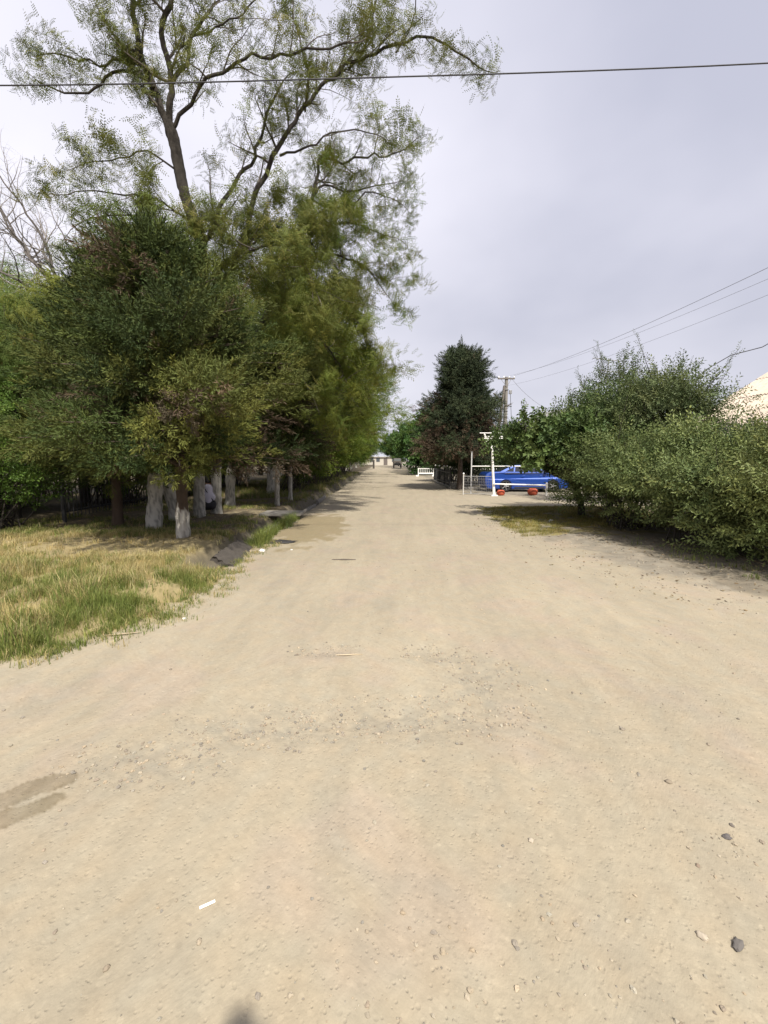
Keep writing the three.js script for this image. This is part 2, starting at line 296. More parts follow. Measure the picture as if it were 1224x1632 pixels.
function scatter(name, geos, mat, list, parent) { // list of {p, d, s, c}
  const q = new THREE.Quaternion(), q2 = new THREE.Quaternion(), m4 = new THREE.Matrix4(), sc = V(1, 1, 1), out = [];
  geos.forEach((g, v) => {
    const mine = list.filter((_, k) => k % geos.length === v); if (!mine.length) return;
    const im = new THREE.InstancedMesh(g, mat, mine.length); im.name = parent === scene ? numbered(name) : name; im.castShadow = im.receiveShadow = true; im.userData.kind = 'stuff';
    mine.forEach((e, k) => { q.setFromUnitVectors(UP, e.d); q2.setFromAxisAngle(UP, e.roll ?? k * 2.399); q.multiply(q2); sc.setScalar(e.s); if (e.sy) sc.y *= e.sy; im.setMatrixAt(k, m4.compose(e.p, q, sc)); im.setColorAt(k, e.c); });
    parent.add(im); out.push(im);
  });
  return out;
}
const rdir = (r) => { const u = r() * 2 - 1, a = r() * 6.2832, s = Math.sqrt(1 - u * u); return V(s * Math.cos(a), u, s * Math.sin(a)); };
const tint = (r, base, v = 0.18, alt = null, pa = 0) => { const b = alt && r() < pa ? alt : base, k = 1 + (r() - 0.5) * 2 * v, w = (r() - 0.5) * v * 0.7; return C(b[0] * k * (1 + w), b[1] * k, b[2] * k * (1 - w)); };

// bark with worn whitewash on the foot of the trunk
const barkCol = (dark, white = 0, k0 = 0) => (p, a, len) => {
  const v = 1 + 0.35 * fbm3(p.x * 3 + Math.cos(a) * 1.2, p.y * 2.5, p.z * 3 + Math.sin(a) * 1.2, 3); let c = [dark[0] * v, dark[1] * v, dark[2] * v];
  if (white) { const e = white + 0.12 * n3(Math.cos(a) * 1.3 + k0, p.y * 0.8, Math.sin(a) * 1.3), w = smooth(e - p.y, -0.02, 0.04) * (0.45 + 0.55 * smooth(fbm3(Math.cos(a) * 4.5 + k0, p.y * 3.2, Math.sin(a) * 4.5, 4), -0.35, 0.05)); c = [lerp(c[0], 0.7, w), lerp(c[1], 0.67, w), lerp(c[2], 0.6, w)]; }
  return c;
};
const BARK = [0.056, 0.046, 0.037];
function trunkGeo(pts, r0, r1, seg, white, k0, dark = BARK, flare = 1.12) {
  const s = spline(pts, white ? 0.05 : 0.12), n = s.length, m = new MB(); if (white) seg = 26;
  m.tube(s, s.map((p, k) => { const t = k / (n - 1); return lerp(r0, r1, t) * (1 + (flare - 1) * Math.exp(-p.y * 5)) * (1 + 0.06 * n3(p.y * 3, k0, 1)); }), seg, barkCol(dark, white, k0));
  const P = m.p; for (let k = 0; k < P.length; k += 3) { const w = 0.016 * n3(P[k] * 9, P[k + 1] * 3, P[k + 2] * 9 + k0) - (white ? 0.014 * Math.abs(n3(P[k] * 22, P[k + 1] * 4, P[k + 2] * 22 + k0)) : 0); P[k] += m.n[k] * w; P[k + 2] += m.n[k + 2] * w; }
  return m.geo();
}
const twigCol = (c) => (p) => { const v = 1 + 0.3 * n3(p.x * 4, p.y * 4, p.z * 4); return [c[0] * v, c[1] * v, c[2] * v]; };

// branching for the open-crowned trees; sprig sites are collected in tips
function twigs(m, tips, r, start, dir, len, rad, lvl, o) {
  const n = Math.max(2, Math.ceil(len / 0.22)), pts = [start.clone()], rads = [rad]; let p = start.clone(), d = dir.clone();
  for (let k = 1; k <= n; k++) { d.addScaledVector(rdir(r), o.wob ?? 0.28).add(V(0, (lvl > 1 ? o.rise : o.droop) * 0.1, 0)).normalize(); p = p.clone().addScaledVector(d, len / n); pts.push(p); rads.push(rad * (1 - 0.8 * k / n)); if (lvl > 0 && k > 0) {
    const kids = o.kids * (lvl > 1 ? 1 : 0.8); for (let c = 0; c < kids; c++) if (r() < kids - c) { const e = d.clone().addScaledVector(rdir(r), 0.95).normalize(); twigs(m, tips, r, pts[k - 1].clone().lerp(p, r()), e, len * (0.3 + 0.3 * r()) * (1 - 0.4 * k / n), rads[k] * 0.55, lvl - 1, o); } }
    if (lvl <= 1 || k > n * 0.6) { const q = o.leaf * (lvl === 0 ? 1 : 0.8); for (let c = 0; c < q; c++) if (r() < q - c) tips.push({ p: pts[k - 1].clone().lerp(p, r()), d: d.clone().addScaledVector(rdir(r), 0.6).add(V(0, o.hang ?? -0.15, 0)).normalize() }); } }
  m.tube(pts, rads, lvl > 1 ? 6 : lvl ? 4 : 3, o.col, false);
}
const rel = (pts, [x, y, z]) => pts.map((p) => [p[0] - x, p[1] - y, p[2] - z]);

// ---- a rounded leafy crown: clumps hung on branches, sprigs through every clump
function leafyTree(name, label, category, group, [x, z], o) {
  const r = mulberry(o.seed), g = thing(name, label, category, [x, height(x, z) - 0.02, z], 0, group);
  const lean = o.lean ?? [0, 0], cy = (o.top + o.bottom) / 2, ry = (o.top - o.bottom) / 2, forkY = o.fork ?? o.bottom * 0.8 + 0.3, fork = V(lean[0] * 0.5, forkY, lean[1] * 0.5);
  if (o.r0 > 0) part('trunk', trunkGeo([[0, -0.1, 0], [lean[0] * 0.12 + 0.03, forkY * 0.35, lean[1] * 0.12], [lean[0] * 0.3, forkY * 0.7, lean[1] * 0.3], [fork.x, fork.y, fork.z]], o.r0, o.r0 * 0.75, o.seg ?? 12, o.white ?? 0, o.seed, o.bark ?? BARK), bark, g);
  const m = new MB(), list = [], cx = V(lean[0], cy, lean[1]), bc = twigCol(o.bark ?? BARK);
  for (let k = 0; k < o.clumps; k++) {
    let d; do { d = rdir(r); } while (d.y < -0.75 && r() < 0.6);
    const f = Math.pow(r(), 0.45), bump = 1 + (o.rough ?? 0.3) * n3(d.x * 1.6 + o.seed, d.y * 1.6, d.z * 1.6), c = V(cx.x + d.x * o.rx * f * bump, cx.y + d.y * ry * f * bump, cx.z + d.z * (o.rz ?? o.rx) * f * bump);
    if (o.clip && !o.clip(c.x + x, c.y, c.z + z)) continue;
    const s0 = o.r0 > 0 ? fork.clone().lerp(cx, 0.3 * r()) : V((r() - 0.5) * o.rx * 0.7, 0, (r() - 0.5) * (o.rz ?? o.rx) * 0.7), mid = s0.clone().lerp(c, 0.5).add(V((r() - 0.5) * 0.4, -0.1 + 0.25 * ry * r(), (r() - 0.5) * 0.4)), br = o.br ?? 0.04;
    const path = spline([s0.toArray(), mid.toArray(), c.toArray()], 0.35); m.tube(path, path.map((_, q) => Math.max(0.006, br * (1 - 0.85 * q / path.length))), 5, bc, false);
    const cr = o.clumpR * (0.65 + 0.7 * r()), base = o.cols[Math.floor(r() * o.cols.length)], kk = 1 + (r() - 0.5) * 0.3;
    for (let q = 0; q < o.per; q++) {
      const e = rdir(r); if (e.y < -0.3) e.y *= 0.5; const rr = cr * (0.35 + 0.65 * Math.sqrt(r())), p = c.clone().add(V(e.x * rr, e.y * rr * (o.flat ?? 0.75), e.z * rr));
      if (p.y < (o.floor ?? 0.05)) p.y = (o.floor ?? 0.05) + r() * 0.2;
      list.push({ p, d: e.clone().multiplyScalar(0.9).addScaledVector(V(p.x - cx.x, (p.y - cx.y) * 0.7, p.z - cx.z).normalize(), 0.6).addScaledVector(rdir(r), 0.5).add(V(0, o.hang ?? 0.2, 0)).normalize(), s: o.size * (0.7 + 0.6 * r()), roll: r() * 6.28, c: tint(r, [base[0] * kk, base[1] * kk, base[2] * kk], o.vary ?? 0.22, o.alt, o.pa ?? 0.04) });
    }
    if (o.shoots && r() < o.shoots) { // a long shoot that stands out of the outline
      const sd = d.clone().multiplyScalar(0.6).add(V(0, 0.7, 0)).addScaledVector(rdir(r), 0.35).normalize(), L = 0.4 + r() * (o.shootLen ?? 0.6); m.tube([c, c.clone().addScaledVector(sd, cr + L)], [0.012, 0.004], 4, bc, false);
      for (let q = 0; q < 8; q++) list.push({ p: c.clone().addScaledVector(sd, cr * 0.6 + (L + cr * 0.3) * q / 7), d: sd.clone().addScaledVector(rdir(r), 0.5).normalize(), s: o.size * (0.9 - 0.05 * q), roll: r() * 6.28, c: tint(r, base, 0.2) });
    }
  }
  part('branches', m.geo(), twigMat, g); scatter('crown', SP[o.sprig], o.mat, list, g);
  return g;
}

// ---- a juniper: plumes along branches that shorten towards a ragged top
function cedarTree(name, label, category, group, [x, z], o) {
  const r = mulberry(o.seed), g = thing(name, label, category, [x, height(x, z) - 0.02, z], 0, group), lx = o.lean?.[0] ?? 0, lz = o.lean?.[1] ?? 0;
  part('trunk', trunkGeo([[0, -0.1, 0], [lx * 0.1 + 0.03, o.top * 0.25, lz * 0.1], [lx * 0.5, o.top * 0.6, lz * 0.5], [lx, o.top * 0.93, lz]], o.r0, 0.02, 12, o.white ?? 0, o.seed, o.bark ?? [0.11, 0.075, 0.05], 1.12), bark, g);
  const m = new MB(), list = [], bc = twigCol([0.08, 0.06, 0.045]);
  for (let k = 0; k < o.n; k++) {
    const t = Math.pow((k + r()) / o.n, 0.92), y0 = lerp(o.bottom, o.top * 0.97, t), a = k * 2.39996 + r() * 0.9, prof = o.profile(t);
    const L = o.R * prof * (0.62 + 0.5 * r()) * (1 + (o.rough ?? 0.28) * n3(Math.cos(a) * 1.3 + o.seed, t * 3, Math.sin(a) * 1.3)) * (1 + (o.skew?.(a, t) ?? 0));
    if (n3(Math.cos(a) * 1.7 + o.seed * 3, t * 4.2, Math.sin(a) * 1.7) < (o.gap ?? -0.9)) continue;
    const rise = lerp(o.rise0 ?? 0.05, 1.1, t * t), tx = lx * t, tz = lz * t, s = V(tx, y0 - L * 0.18, tz), e = V(tx + Math.cos(a) * L, y0 + L * rise * 0.5 - (o.sag ?? 0.14) * L * (1 - t), tz + Math.sin(a) * L), mid = s.clone().lerp(e, 0.5).add(V(0, 0.07 * L, 0));
    const path = spline([s.toArray(), mid.toArray(), e.toArray()], 0.13); m.tube(path, path.map((_, q) => lerp(0.024, 0.005, q / path.length)), 4, bc, false);
    const dead = r() < o.dead(t), col = dead ? [0.092, 0.064, 0.042] : o.colAt?.(a, t, r()) ?? o.cols[Math.floor(r() * o.cols.length)], kk = 1 + (r() - 0.5) * 0.35;
    path.forEach((p, q) => {
      const f = q / path.length; if (f < (o.bareIn ?? 0.28)) return;
      const nn = o.per * (0.55 + 0.6 * f) * (dead ? 0.7 : 1), dir = e.clone().sub(mid).normalize();
      for (let c = 0; c < nn; c++) { const off = rdir(r).multiplyScalar((0.1 + 0.22 * (1 - Math.abs(f - 0.65))) * (o.fat ?? 1)); off.y *= 0.7; list.push({ p: p.clone().add(off), d: dir.clone().addScaledVector(off.clone().normalize(), 0.75).addScaledVector(rdir(r), 0.35).add(V(0, dead ? -0.35 : o.lift ?? 0.28, 0)).normalize(), s: (o.size ?? 1) * (0.65 + 0.6 * r()), roll: r() * 6.28, c: tint(r, [col[0] * kk, col[1] * kk, col[2] * kk], 0.22, [0.1, 0.078, 0.048], dead ? 0.3 : o.brown ?? 0.01) }); }
    });
  }
  part('branches', m.geo(), twigMat, g); scatter('crown', SP.cedar, M.cedar, list, g);
  return g;
}
// ---------------------------------------------------------------- trees left of the road
const LOC = [[0.14, 0.168, 0.024], [0.16, 0.176, 0.027], [0.1, 0.142, 0.021], [0.15, 0.18, 0.03]];
function limbTree(name, label, group, [x, z], o) { // a tall open tree whose main limbs are laid out one by one
  const r = mulberry(o.seed), y = height(x, z) - 0.02, g = thing(name, label, 'tree', [x, y, z], 0, group), b = [x, y, z], tips = [], m = new MB();
  part('trunk', trunkGeo(rel(o.trunk, b), o.r0, o.r1, 14, o.white ?? 0, o.seed, o.bark ?? BARK), bark, g);
  for (const [pts, ra0, rb, leaf0, kids, side = 0] of o.limbs) {
    const ra = ra0 * (o.thin ?? 1), leaf = leaf0 * (o.thin ?? 1) * 0.9;
    const s = spline(rel(pts, b), 0.2).map((p, k, all) => { const w = Math.min(k, all.length - 1 - k, 4) / 4 * 0.05; return p.add(V(w * n3(p.y * 2, p.x, o.seed), w * n3(p.x * 2, p.y, 7), w * n3(p.y, p.x * 2, 3) * 3)); }), n = s.length;
    const depth = (r() - 0.5) * (o.deep ?? 1.6); s.forEach((p, k) => { p.z += depth * k / n; });
    part('limb', new MB().tube(s, s.map((_, k) => lerp(ra, rb, Math.pow(k / (n - 1), 0.8))), 8, barkCol(o.bark ?? BARK, 0, 1)).geo(), bark, g);
    for (let k = 2; k < n; k++) if (r() < kids * 0.5) {
      const d = s[k].clone().sub(s[k - 1]).normalize(), e = d.multiplyScalar(0.75).addScaledVector(rdir(r), 0.95).add(V(side, 0.15, 0)).normalize();
      twigs(m, tips, r, s[k], e, (o.sub ?? 1.5) * (0.45 + 0.8 * r()) * (1 - 0.35 * k / n), Math.min(0.035, lerp(ra, rb, k / n) * 0.5), 2, { rise: 0.5, droop: -0.5, kids: 0.98, leaf: leaf, wob: 0.3, col: twigCol(o.twig ?? [0.1, 0.085, 0.07]), hang: -0.25 });
    }
    twigs(m, tips, r, s[n - 1], s[n - 1].clone().sub(s[n - 2]).normalize(), 0.9, rb, 2, { rise: 0.1, droop: -0.5, kids: 0.98, leaf, wob: 0.3, col: twigCol(o.twig ?? [0.1, 0.085, 0.07]), hang: -0.25 });
  }
  part('twigs', m.geo(), twigMat, g);
  if (tips.length) scatter('crown', SP.locust, M.locust, tips.map((t) => ({ ...t, s: (o.size ?? 1) * (0.75 + 0.6 * r()), roll: r() * 6.28, c: tint(r, (o.cols ?? LOC)[Math.floor(r() * 4)], 0.2, [0.2, 0.19, 0.05], 0.05) })), g);
  console.log(name, tips.length);
  return g;
}
limbTree('locust_tree', 'tallest open locust tree with forked dark leaders reaching the top edge', 'whitewashed locust trees along the verge', [-5.04, -11.71], {
  seed: 21, cols: [[0.12, 0.138, 0.024], [0.14, 0.145, 0.026], [0.09, 0.115, 0.022], [0.13, 0.15, 0.03]], thin: 0.74, r0: 0.155, r1: 0.13, white: 1.25, sub: 1.45,
  trunk: [[-5.04, -0.1, -11.71], [-4.98, 1.5, -11.7], [-4.72, 4.2, -11.6], [-4.53, 6.94, -11.4], [-4.82, 8.02, -11.3], [-5.0, 9.14, -11.3], [-5.12, 9.59, -11.3]],
  limbs: [
    [[[-5.12, 9.5, -11.3], [-5.42, 10.34, -11.3], [-5.67, 10.97, -11.4], [-5.82, 12.16, -11.3], [-5.9, 13.6, -11.3], [-6.2, 15, -11.3]], 0.12, 0.03, 1.3, 0.95],
    [[[-5.12, 9.5, -11.3], [-4.98, 10.46, -11.3], [-5.07, 11.1, -11.2], [-4.84, 11.9, -11.1], [-4.69, 13.2, -11], [-4.6, 14.6, -11]], 0.11, 0.03, 1.2, 0.95],
    [[[-4.98, 10.46, -11.3], [-4.62, 11.62, -11.5], [-4.28, 12.5, -11.6], [-3.7, 14, -11.8]], 0.07, 0.02, 0.7, 0.9],
    [[[-5.06, 9.4, -11.3], [-4.47, 10.03, -11.3], [-3.97, 10.28, -11.2], [-2.88, 10.59, -11.2], [-1.69, 10.68, -11.3], [-0.82, 10.9, -11.5]], 0.065, 0.02, 0.7, 0.9],
    [[[-4.74, 11.2, -11.3], [-4.27, 11.32, -11.2], [-3.68, 11.3, -11.1], [-3.09, 11.47, -11], [-2.64, 11.78, -11]], 0.035, 0.012, 0.15, 0.8],
    [[[-5.42, 10.34, -11.3], [-5.69, 10.59, -11.3], [-6.21, 10.59, -11.2], [-6.52, 10.34, -11.1], [-6.93, 10.07, -11], [-7.42, 10.1, -11]], 0.06, 0.02, 1.3, 0.8],
    [[[-5.54, 10.73, -11.3], [-6.18, 11.0, -11.4], [-6.58, 10.89, -11.5], [-7.06, 11.0, -11.6], [-7.6, 11.13, -11.7]], 0.05, 0.018, 1.2, 0.8],
    [[[-4.9, 8.5, -11.3], [-5.5, 8.8, -11.1], [-6.1, 8.5, -10.9], [-6.6, 8.4, -10.8]], 0.035, 0.012, 1.2, 0.8],
    [[[-4.65, 7.4, -11.3], [-5.3, 7.7, -11], [-6.1, 7.7, -10.7], [-6.9, 7.6, -10.5]], 0.04, 0.012, 1.2, 0.7],
    [[[-4.6, 6.7, -11.4], [-3.94, 7.99, -11.5], [-3.58, 8.57, -11.5], [-3.22, 8.98, -11.5], [-2.9, 9.89, -11.5], [-2.61, 10.49, -11.5]], 0.09, 0.025, 0.6, 0.8],
    [[[-4.6, 6.0, -11.4], [-5.0, 6.9, -10.9], [-5.6, 7.1, -10.5], [-6.4, 6.9, -10.2]], 0.05, 0.015, 1.2, 0.7],
  ],
});
limbTree('locust_tree', 'locust tree whose long dark limb arches right over the road', 'whitewashed locust trees along the verge', [-4.82, -12.36], {
  seed: 22, cols: [[0.12, 0.138, 0.024], [0.14, 0.145, 0.026], [0.09, 0.115, 0.022], [0.13, 0.15, 0.03]], thin: 0.74, r0: 0.15, r1: 0.12, white: 1.3, sub: 1.5,
  trunk: [[-4.82, -0.1, -12.36], [-4.75, 1.6, -12.3], [-4.55, 4, -12], [-4.39, 5.74, -11.8]],
  limbs: [
    [[[-4.39, 5.6, -11.8], [-4.24, 6.35, -11.8], [-3.61, 7.11, -11.8], [-3.28, 8.15, -11.8], [-2.91, 8.85, -11.8], [-2.37, 9.64, -11.8], [-1.95, 10.26, -11.8], [-1.26, 10.87, -11.8], [-0.86, 11.18, -11.8], [-0.18, 11.38, -11.8], [0.49, 11.62, -11.8], [1.56, 11.5, -11.8], [2.05, 11.2, -11.8]], 0.12, 0.02, 0.8, 1.15],
    [[[-0.86, 11.15, -11.8], [-0.4, 11.7, -11.9], [-0.2, 12.6, -12], [-0.1, 13.4, -12]], 0.04, 0.012, 0.8, 1],
    [[[0.3, 11.5, -11.8], [0.7, 12.2, -11.9], [0.8, 13, -12]], 0.03, 0.01, 0.7, 1],
    [[[-1.95, 10.2, -11.8], [-1.9, 11.2, -11.7], [-2.2, 12.4, -11.6], [-2.3, 13.4, -11.6]], 0.035, 0.012, 0.5, 0.9],
    [[[-2.6, 9.2, -11.8], [-1.7, 9.4, -11.6], [-0.9, 9.7, -11.5], [-0.2, 9.5, -11.4]], 0.04, 0.012, 0.7, 0.8],
    [[[-4.3, 6.1, -11.8], [-3.4, 6.5, -11.2], [-2.6, 6.5, -10.7], [-1.8, 6.0, -10.3], [-1.4, 5.1, -10.1]], 0.06, 0.015, 2.0, 1.4],
    [[[-3.8, 6.9, -11.8], [-2.9, 7.2, -11.5], [-2.2, 7.1, -11.2], [-1.5, 6.6, -11]], 0.05, 0.015, 1.8, 1.3],
  ],
});
limbTree('locust_tree', 'locust tree with level side limbs reaching over the road below the arching limb', 'whitewashed locust trees along the verge', [-5.18, -14.42], {
  seed: 23, r0: 0.16, r1: 0.12, white: 1.3, sub: 1.6,
  trunk: [[-5.18, -0.1, -14.42], [-5.0, 2, -14.4], [-4.4, 4.5, -14.2], [-3.32, 6.68, -14]],
  limbs: [
    [[[-3.4, 6.5, -14], [-2.71, 7.95, -14], [-2.51, 8.85, -14], [-2.3, 9.31, -14], [-2.01, 10.45, -14], [-1.93, 10.76, -14], [-1.11, 10.76, -14], [-0.43, 10.94, -14], [0.46, 11.08, -14], [0.8, 11.3, -14]], 0.1, 0.015, 0.5, 1.1],
    [[[-2.3, 9.31, -14], [-1.82, 9.81, -14], [-0.79, 9.81, -14], [-0.09, 10.0, -14], [0.3, 10.1, -14]], 0.04, 0.012, 0.4, 1.1],
    [[[-2.51, 8.85, -14], [-1.06, 9.17, -14], [-0.51, 9.4, -14], [0.2, 9.2, -14]], 0.05, 0.012, 0.6, 1.1],
    [[[-2.7, 8.0, -14], [-1.8, 8.4, -13.7], [-0.9, 8.3, -13.5], [0.0, 7.9, -13.4]], 0.05, 0.012, 0.9, 1.2],
    [[[-3.2, 7.0, -14], [-2.3, 7.4, -13.6], [-1.3, 7.4, -13.3], [-0.4, 6.8, -13.1], [0.0, 6.2, -13]], 0.06, 0.012, 1.3, 1.3],
    [[[-3.6, 6.2, -14.1], [-2.6, 6.6, -13.7], [-1.7, 6.4, -13.3], [-0.8, 5.7, -13.1], [-0.4, 4.8, -13]], 0.06, 0.012, 1.9, 1.5],
    [[[-3.9, 5.4, -14.2], [-2.9, 5.8, -13.6], [-2.1, 5.4, -13.1], [-1.4, 4.6, -12.8], [-1.0, 3.7, -12.6]], 0.06, 0.012, 2.2, 1.6],
    [[[-4.3, 4.6, -14.2], [-3.4, 4.9, -13.3], [-2.7, 4.6, -12.7], [-2.2, 3.8, -12.3], [-1.9, 3.1, -12.1]], 0.05, 0.012, 2.2, 1.5],
  ],
});
limbTree('bare_tree', 'leafless grey tree with crooked thin branches behind the shrubs at the far left', null, [-10.8, -15.6], {
  seed: 24, r0: 0.17, r1: 0.1, bark: [0.17, 0.15, 0.135], twig: [0.2, 0.18, 0.165], sub: 2.3, deep: 2,
  trunk: [[-10.8, -0.1, -15.6], [-10.9, 3, -15.7], [-11.0, 5.6, -15.8], [-11.2, 6.6, -15.9]],
  limbs: [
    [[[-11.2, 6.5, -15.9], [-11.5, 7.6, -16], [-12.28, 8.6, -16], [-13.02, 9.6, -16], [-13.6, 11.2, -16]], 0.09, 0.02, 0, 1.5],
    [[[-11.2, 6.5, -15.9], [-11.9, 7.4, -15.6], [-12.9, 7.9, -15.4], [-14.2, 8.2, -15.2]], 0.07, 0.02, 0, 1.5],
    [[[-11.2, 6.5, -15.9], [-11.1, 7.7, -15.7], [-11.4, 9.2, -15.6], [-12.2, 10.6, -15.6]], 0.07, 0.02, 0, 1.5],
    [[[-11.1, 6.2, -15.9], [-10.6, 7.3, -15.8], [-10.5, 8.4, -15.8], [-11, 9.6, -15.8]], 0.06, 0.015, 0, 1.3],
    [[[-11.4, 7.4, -15.9], [-12.4, 9.2, -15.7], [-13.0, 10.8, -15.6], [-13.0, 12.2, -15.5]], 0.05, 0.015, 0, 1.4],
  ],
});
const row = 'whitewashed locust trees along the verge';
const LT = { sprig: 'locust', mat: M.locust, cols: LOC, hang: -0.3, flat: 0.8, alt: [0.2, 0.19, 0.05], pa: 0.06, white: 1.3, fork: 3.2 };
leafyTree('locust_tree', 'stout whitewashed trunk nearest the grass, leftmost of the row behind the juniper', 'tree', row, [-5.21, -9.67], { ...LT, seed: 31, r0: 0.17, top: 6.7, bottom: 4.0, rx: 1.5, lean: [0.3, -0.8], clumps: 18, clumpR: 0.6, per: 34, size: 0.95 });
leafyTree('locust_tree', 'whitewashed trunk leaning left, second of the row behind the juniper', 'tree', row, [-5.15, -10.8], { ...LT, seed: 32, r0: 0.19, top: 5.6, bottom: 3.4, rx: 1.9, lean: [-2.6, -0.4], clumps: 30, clumpR: 0.6, per: 34, size: 0.95 });
// the leafy avenue further on
const DEC = [[0.125, 0.18, 0.022], [0.155, 0.195, 0.028], [0.095, 0.15, 0.019]];
const avenue = [[-5.07, -19.4, 9.6, 3.0, 4.4, 1.6], [-5.0, -23.4, 10.6, 2.0, 4.9, 1.7], [-4.99, -27.3, 11.2, 1.9, 5.2, 1.8], [-5.32, -32.8, 11.6, 1.9, 5.6, 1.8], [-5.2, -38.5, 11.4, 1.6, 6.0, 2], [-5.4, -45, 12.2, 1.6, 6.4, 2.1], [-5.3, -53, 11.4, 1.4, 5.6, 2.1], [-5.4, -62, 10.6, 1.4, 4.4, 2.2], [-5.5, -73, 10.4, 1.4, 3.7, 2.4], [-5.5, -86, 10.2, 1.4, 3.2, 2.6], [-5.5, -101, 10, 1.4, 3.2, 2.8], [-5.4, -118, 10, 1.4, 3.4, 3]];
const nth = ['third', 'fourth', 'fifth', 'sixth', 'seventh', 'eighth', 'ninth', 'tenth', 'eleventh', 'twelfth', 'thirteenth', 'farthest'];
avenue.forEach(([x, z, top, bottom, rx, size], k) => leafyTree('avenue_tree', 'green avenue tree with a whitewashed trunk, ' + nth[k] + ' along the verge beyond the two slim junipers', 'tree', 'avenue trees lining the verge', [x, z], { ...LT, seed: 40 + k, hang: -0.1, cols: k < 2 ? [...LOC, ...DEC] : DEC, r0: 0.19, seg: 10, top, bottom, rx, rz: Math.min(rx, 4.2), clumps: 95, clumpR: 0.95, per: k < 4 ? 62 : 40, size: size * (k < 4 ? 0.8 : 1), ...(k > 0 ? { sprig: 'oval', mat: M.broad, hang: 0.05 } : {}), fork: Math.max(2.2, bottom + 0.6) }));
// low leafy skirts between the trunks of the avenue
[[-4.6, -21.3, 3.6, 1.7], [-4.3, -26, 4.2, 1.9], [-4.5, -31, 4.4, 2.1], [-4.4, -37, 4.6, 2.3], [-4.6, -44, 4.6, 2.3], [-4.7, -52, 4.6, 2.3]].forEach(([x, z, top, rx], k) => leafyTree('verge_shrub', ['low green shrub at the foot of the avenue just past the slim junipers', 'second low green shrub along the avenue', 'third low green shrub along the avenue', 'fourth low green shrub along the avenue', 'fifth low green shrub along the avenue', 'sixth and farthest low green shrub along the avenue'][k], 'shrub', 'low shrubs under the avenue', [x, z], { sprig: 'oval', mat: M.broad, cols: DEC, seed: 70 + k, r0: 0, top, bottom: 0.9, rx, clumps: 42, clumpR: 0.55, per: 42, size: 1.9, br: 0.02 }));

const CED = [[0.052, 0.074, 0.018], [0.07, 0.09, 0.022], [0.04, 0.06, 0.017], [0.092, 0.106, 0.026]];
const prof = (t) => Math.pow(Math.sin(Math.PI * Math.min(1, 0.2 + t * 0.82)), 0.75) * (1 - 0.5 * t);
cedarTree('juniper_tree', 'broad dark juniper with a reddish bare trunk standing at the edge of the sunlit grass', 'tree', 'junipers of the verge', [-3.93, -8.36], { seed: 51, r0: 0.13, white: 0.62, top: 5.6, bottom: 1.6, R: 2.2, n: 320, gap: -0.2, rough: 0.55, per: 5, profile: prof, cols: CED, lean: [-0.25, 0], dead: (t) => (t < 0.3 ? 0.2 : 0.012), colAt: (a, t, q) => (t < 0.5 && Math.cos(a) > 0.25 && q < 0.5 ? [0.115, 0.125, 0.028] : null), skew: (a, t) => (t < 0.55 ? 0.22 * Math.max(0, Math.cos(a + 0.1)) : 0), brown: 0.015 });
cedarTree('juniper_tree', 'olive green juniper behind and left of the broad one, its crown touching it', 'tree', 'junipers of the verge', [-6.15, -9.9], { seed: 52, r0: 0.12, top: 6.1, bottom: 1.2, R: 1.8, n: 210, gap: -0.25, rough: 0.45, per: 3.8, profile: prof, cols: CED, dead: (t) => (t < 0.35 ? 0.12 : 0.02), size: 1.05 });
cedarTree('juniper_tree', 'dark juniper on a slim pale forked trunk beside the ditch bridge', 'tree', 'junipers of the verge', [-3.58, -14.42], { seed: 53, r0: 0.085, white: 1.5, top: 5.2, bottom: 1.7, R: 1.7, n: 150, per: 3.2, profile: prof, cols: CED.slice(0, 3), dead: (t) => (t < 0.5 ? 0.45 : 0.05), size: 1.25 });
cedarTree('juniper_tree', 'dark juniper on a slim trunk just behind the one by the ditch bridge', 'tree', 'junipers of the verge', [-3.59, -16.54], { seed: 54, r0: 0.08, white: 1.3, top: 5.4, bottom: 1.7, R: 1.8, n: 150, per: 3.2, profile: prof, cols: CED.slice(0, 3), dead: (t) => (t < 0.5 ? 0.4 : 0.05), size: 1.3 });
console.log('left trees');
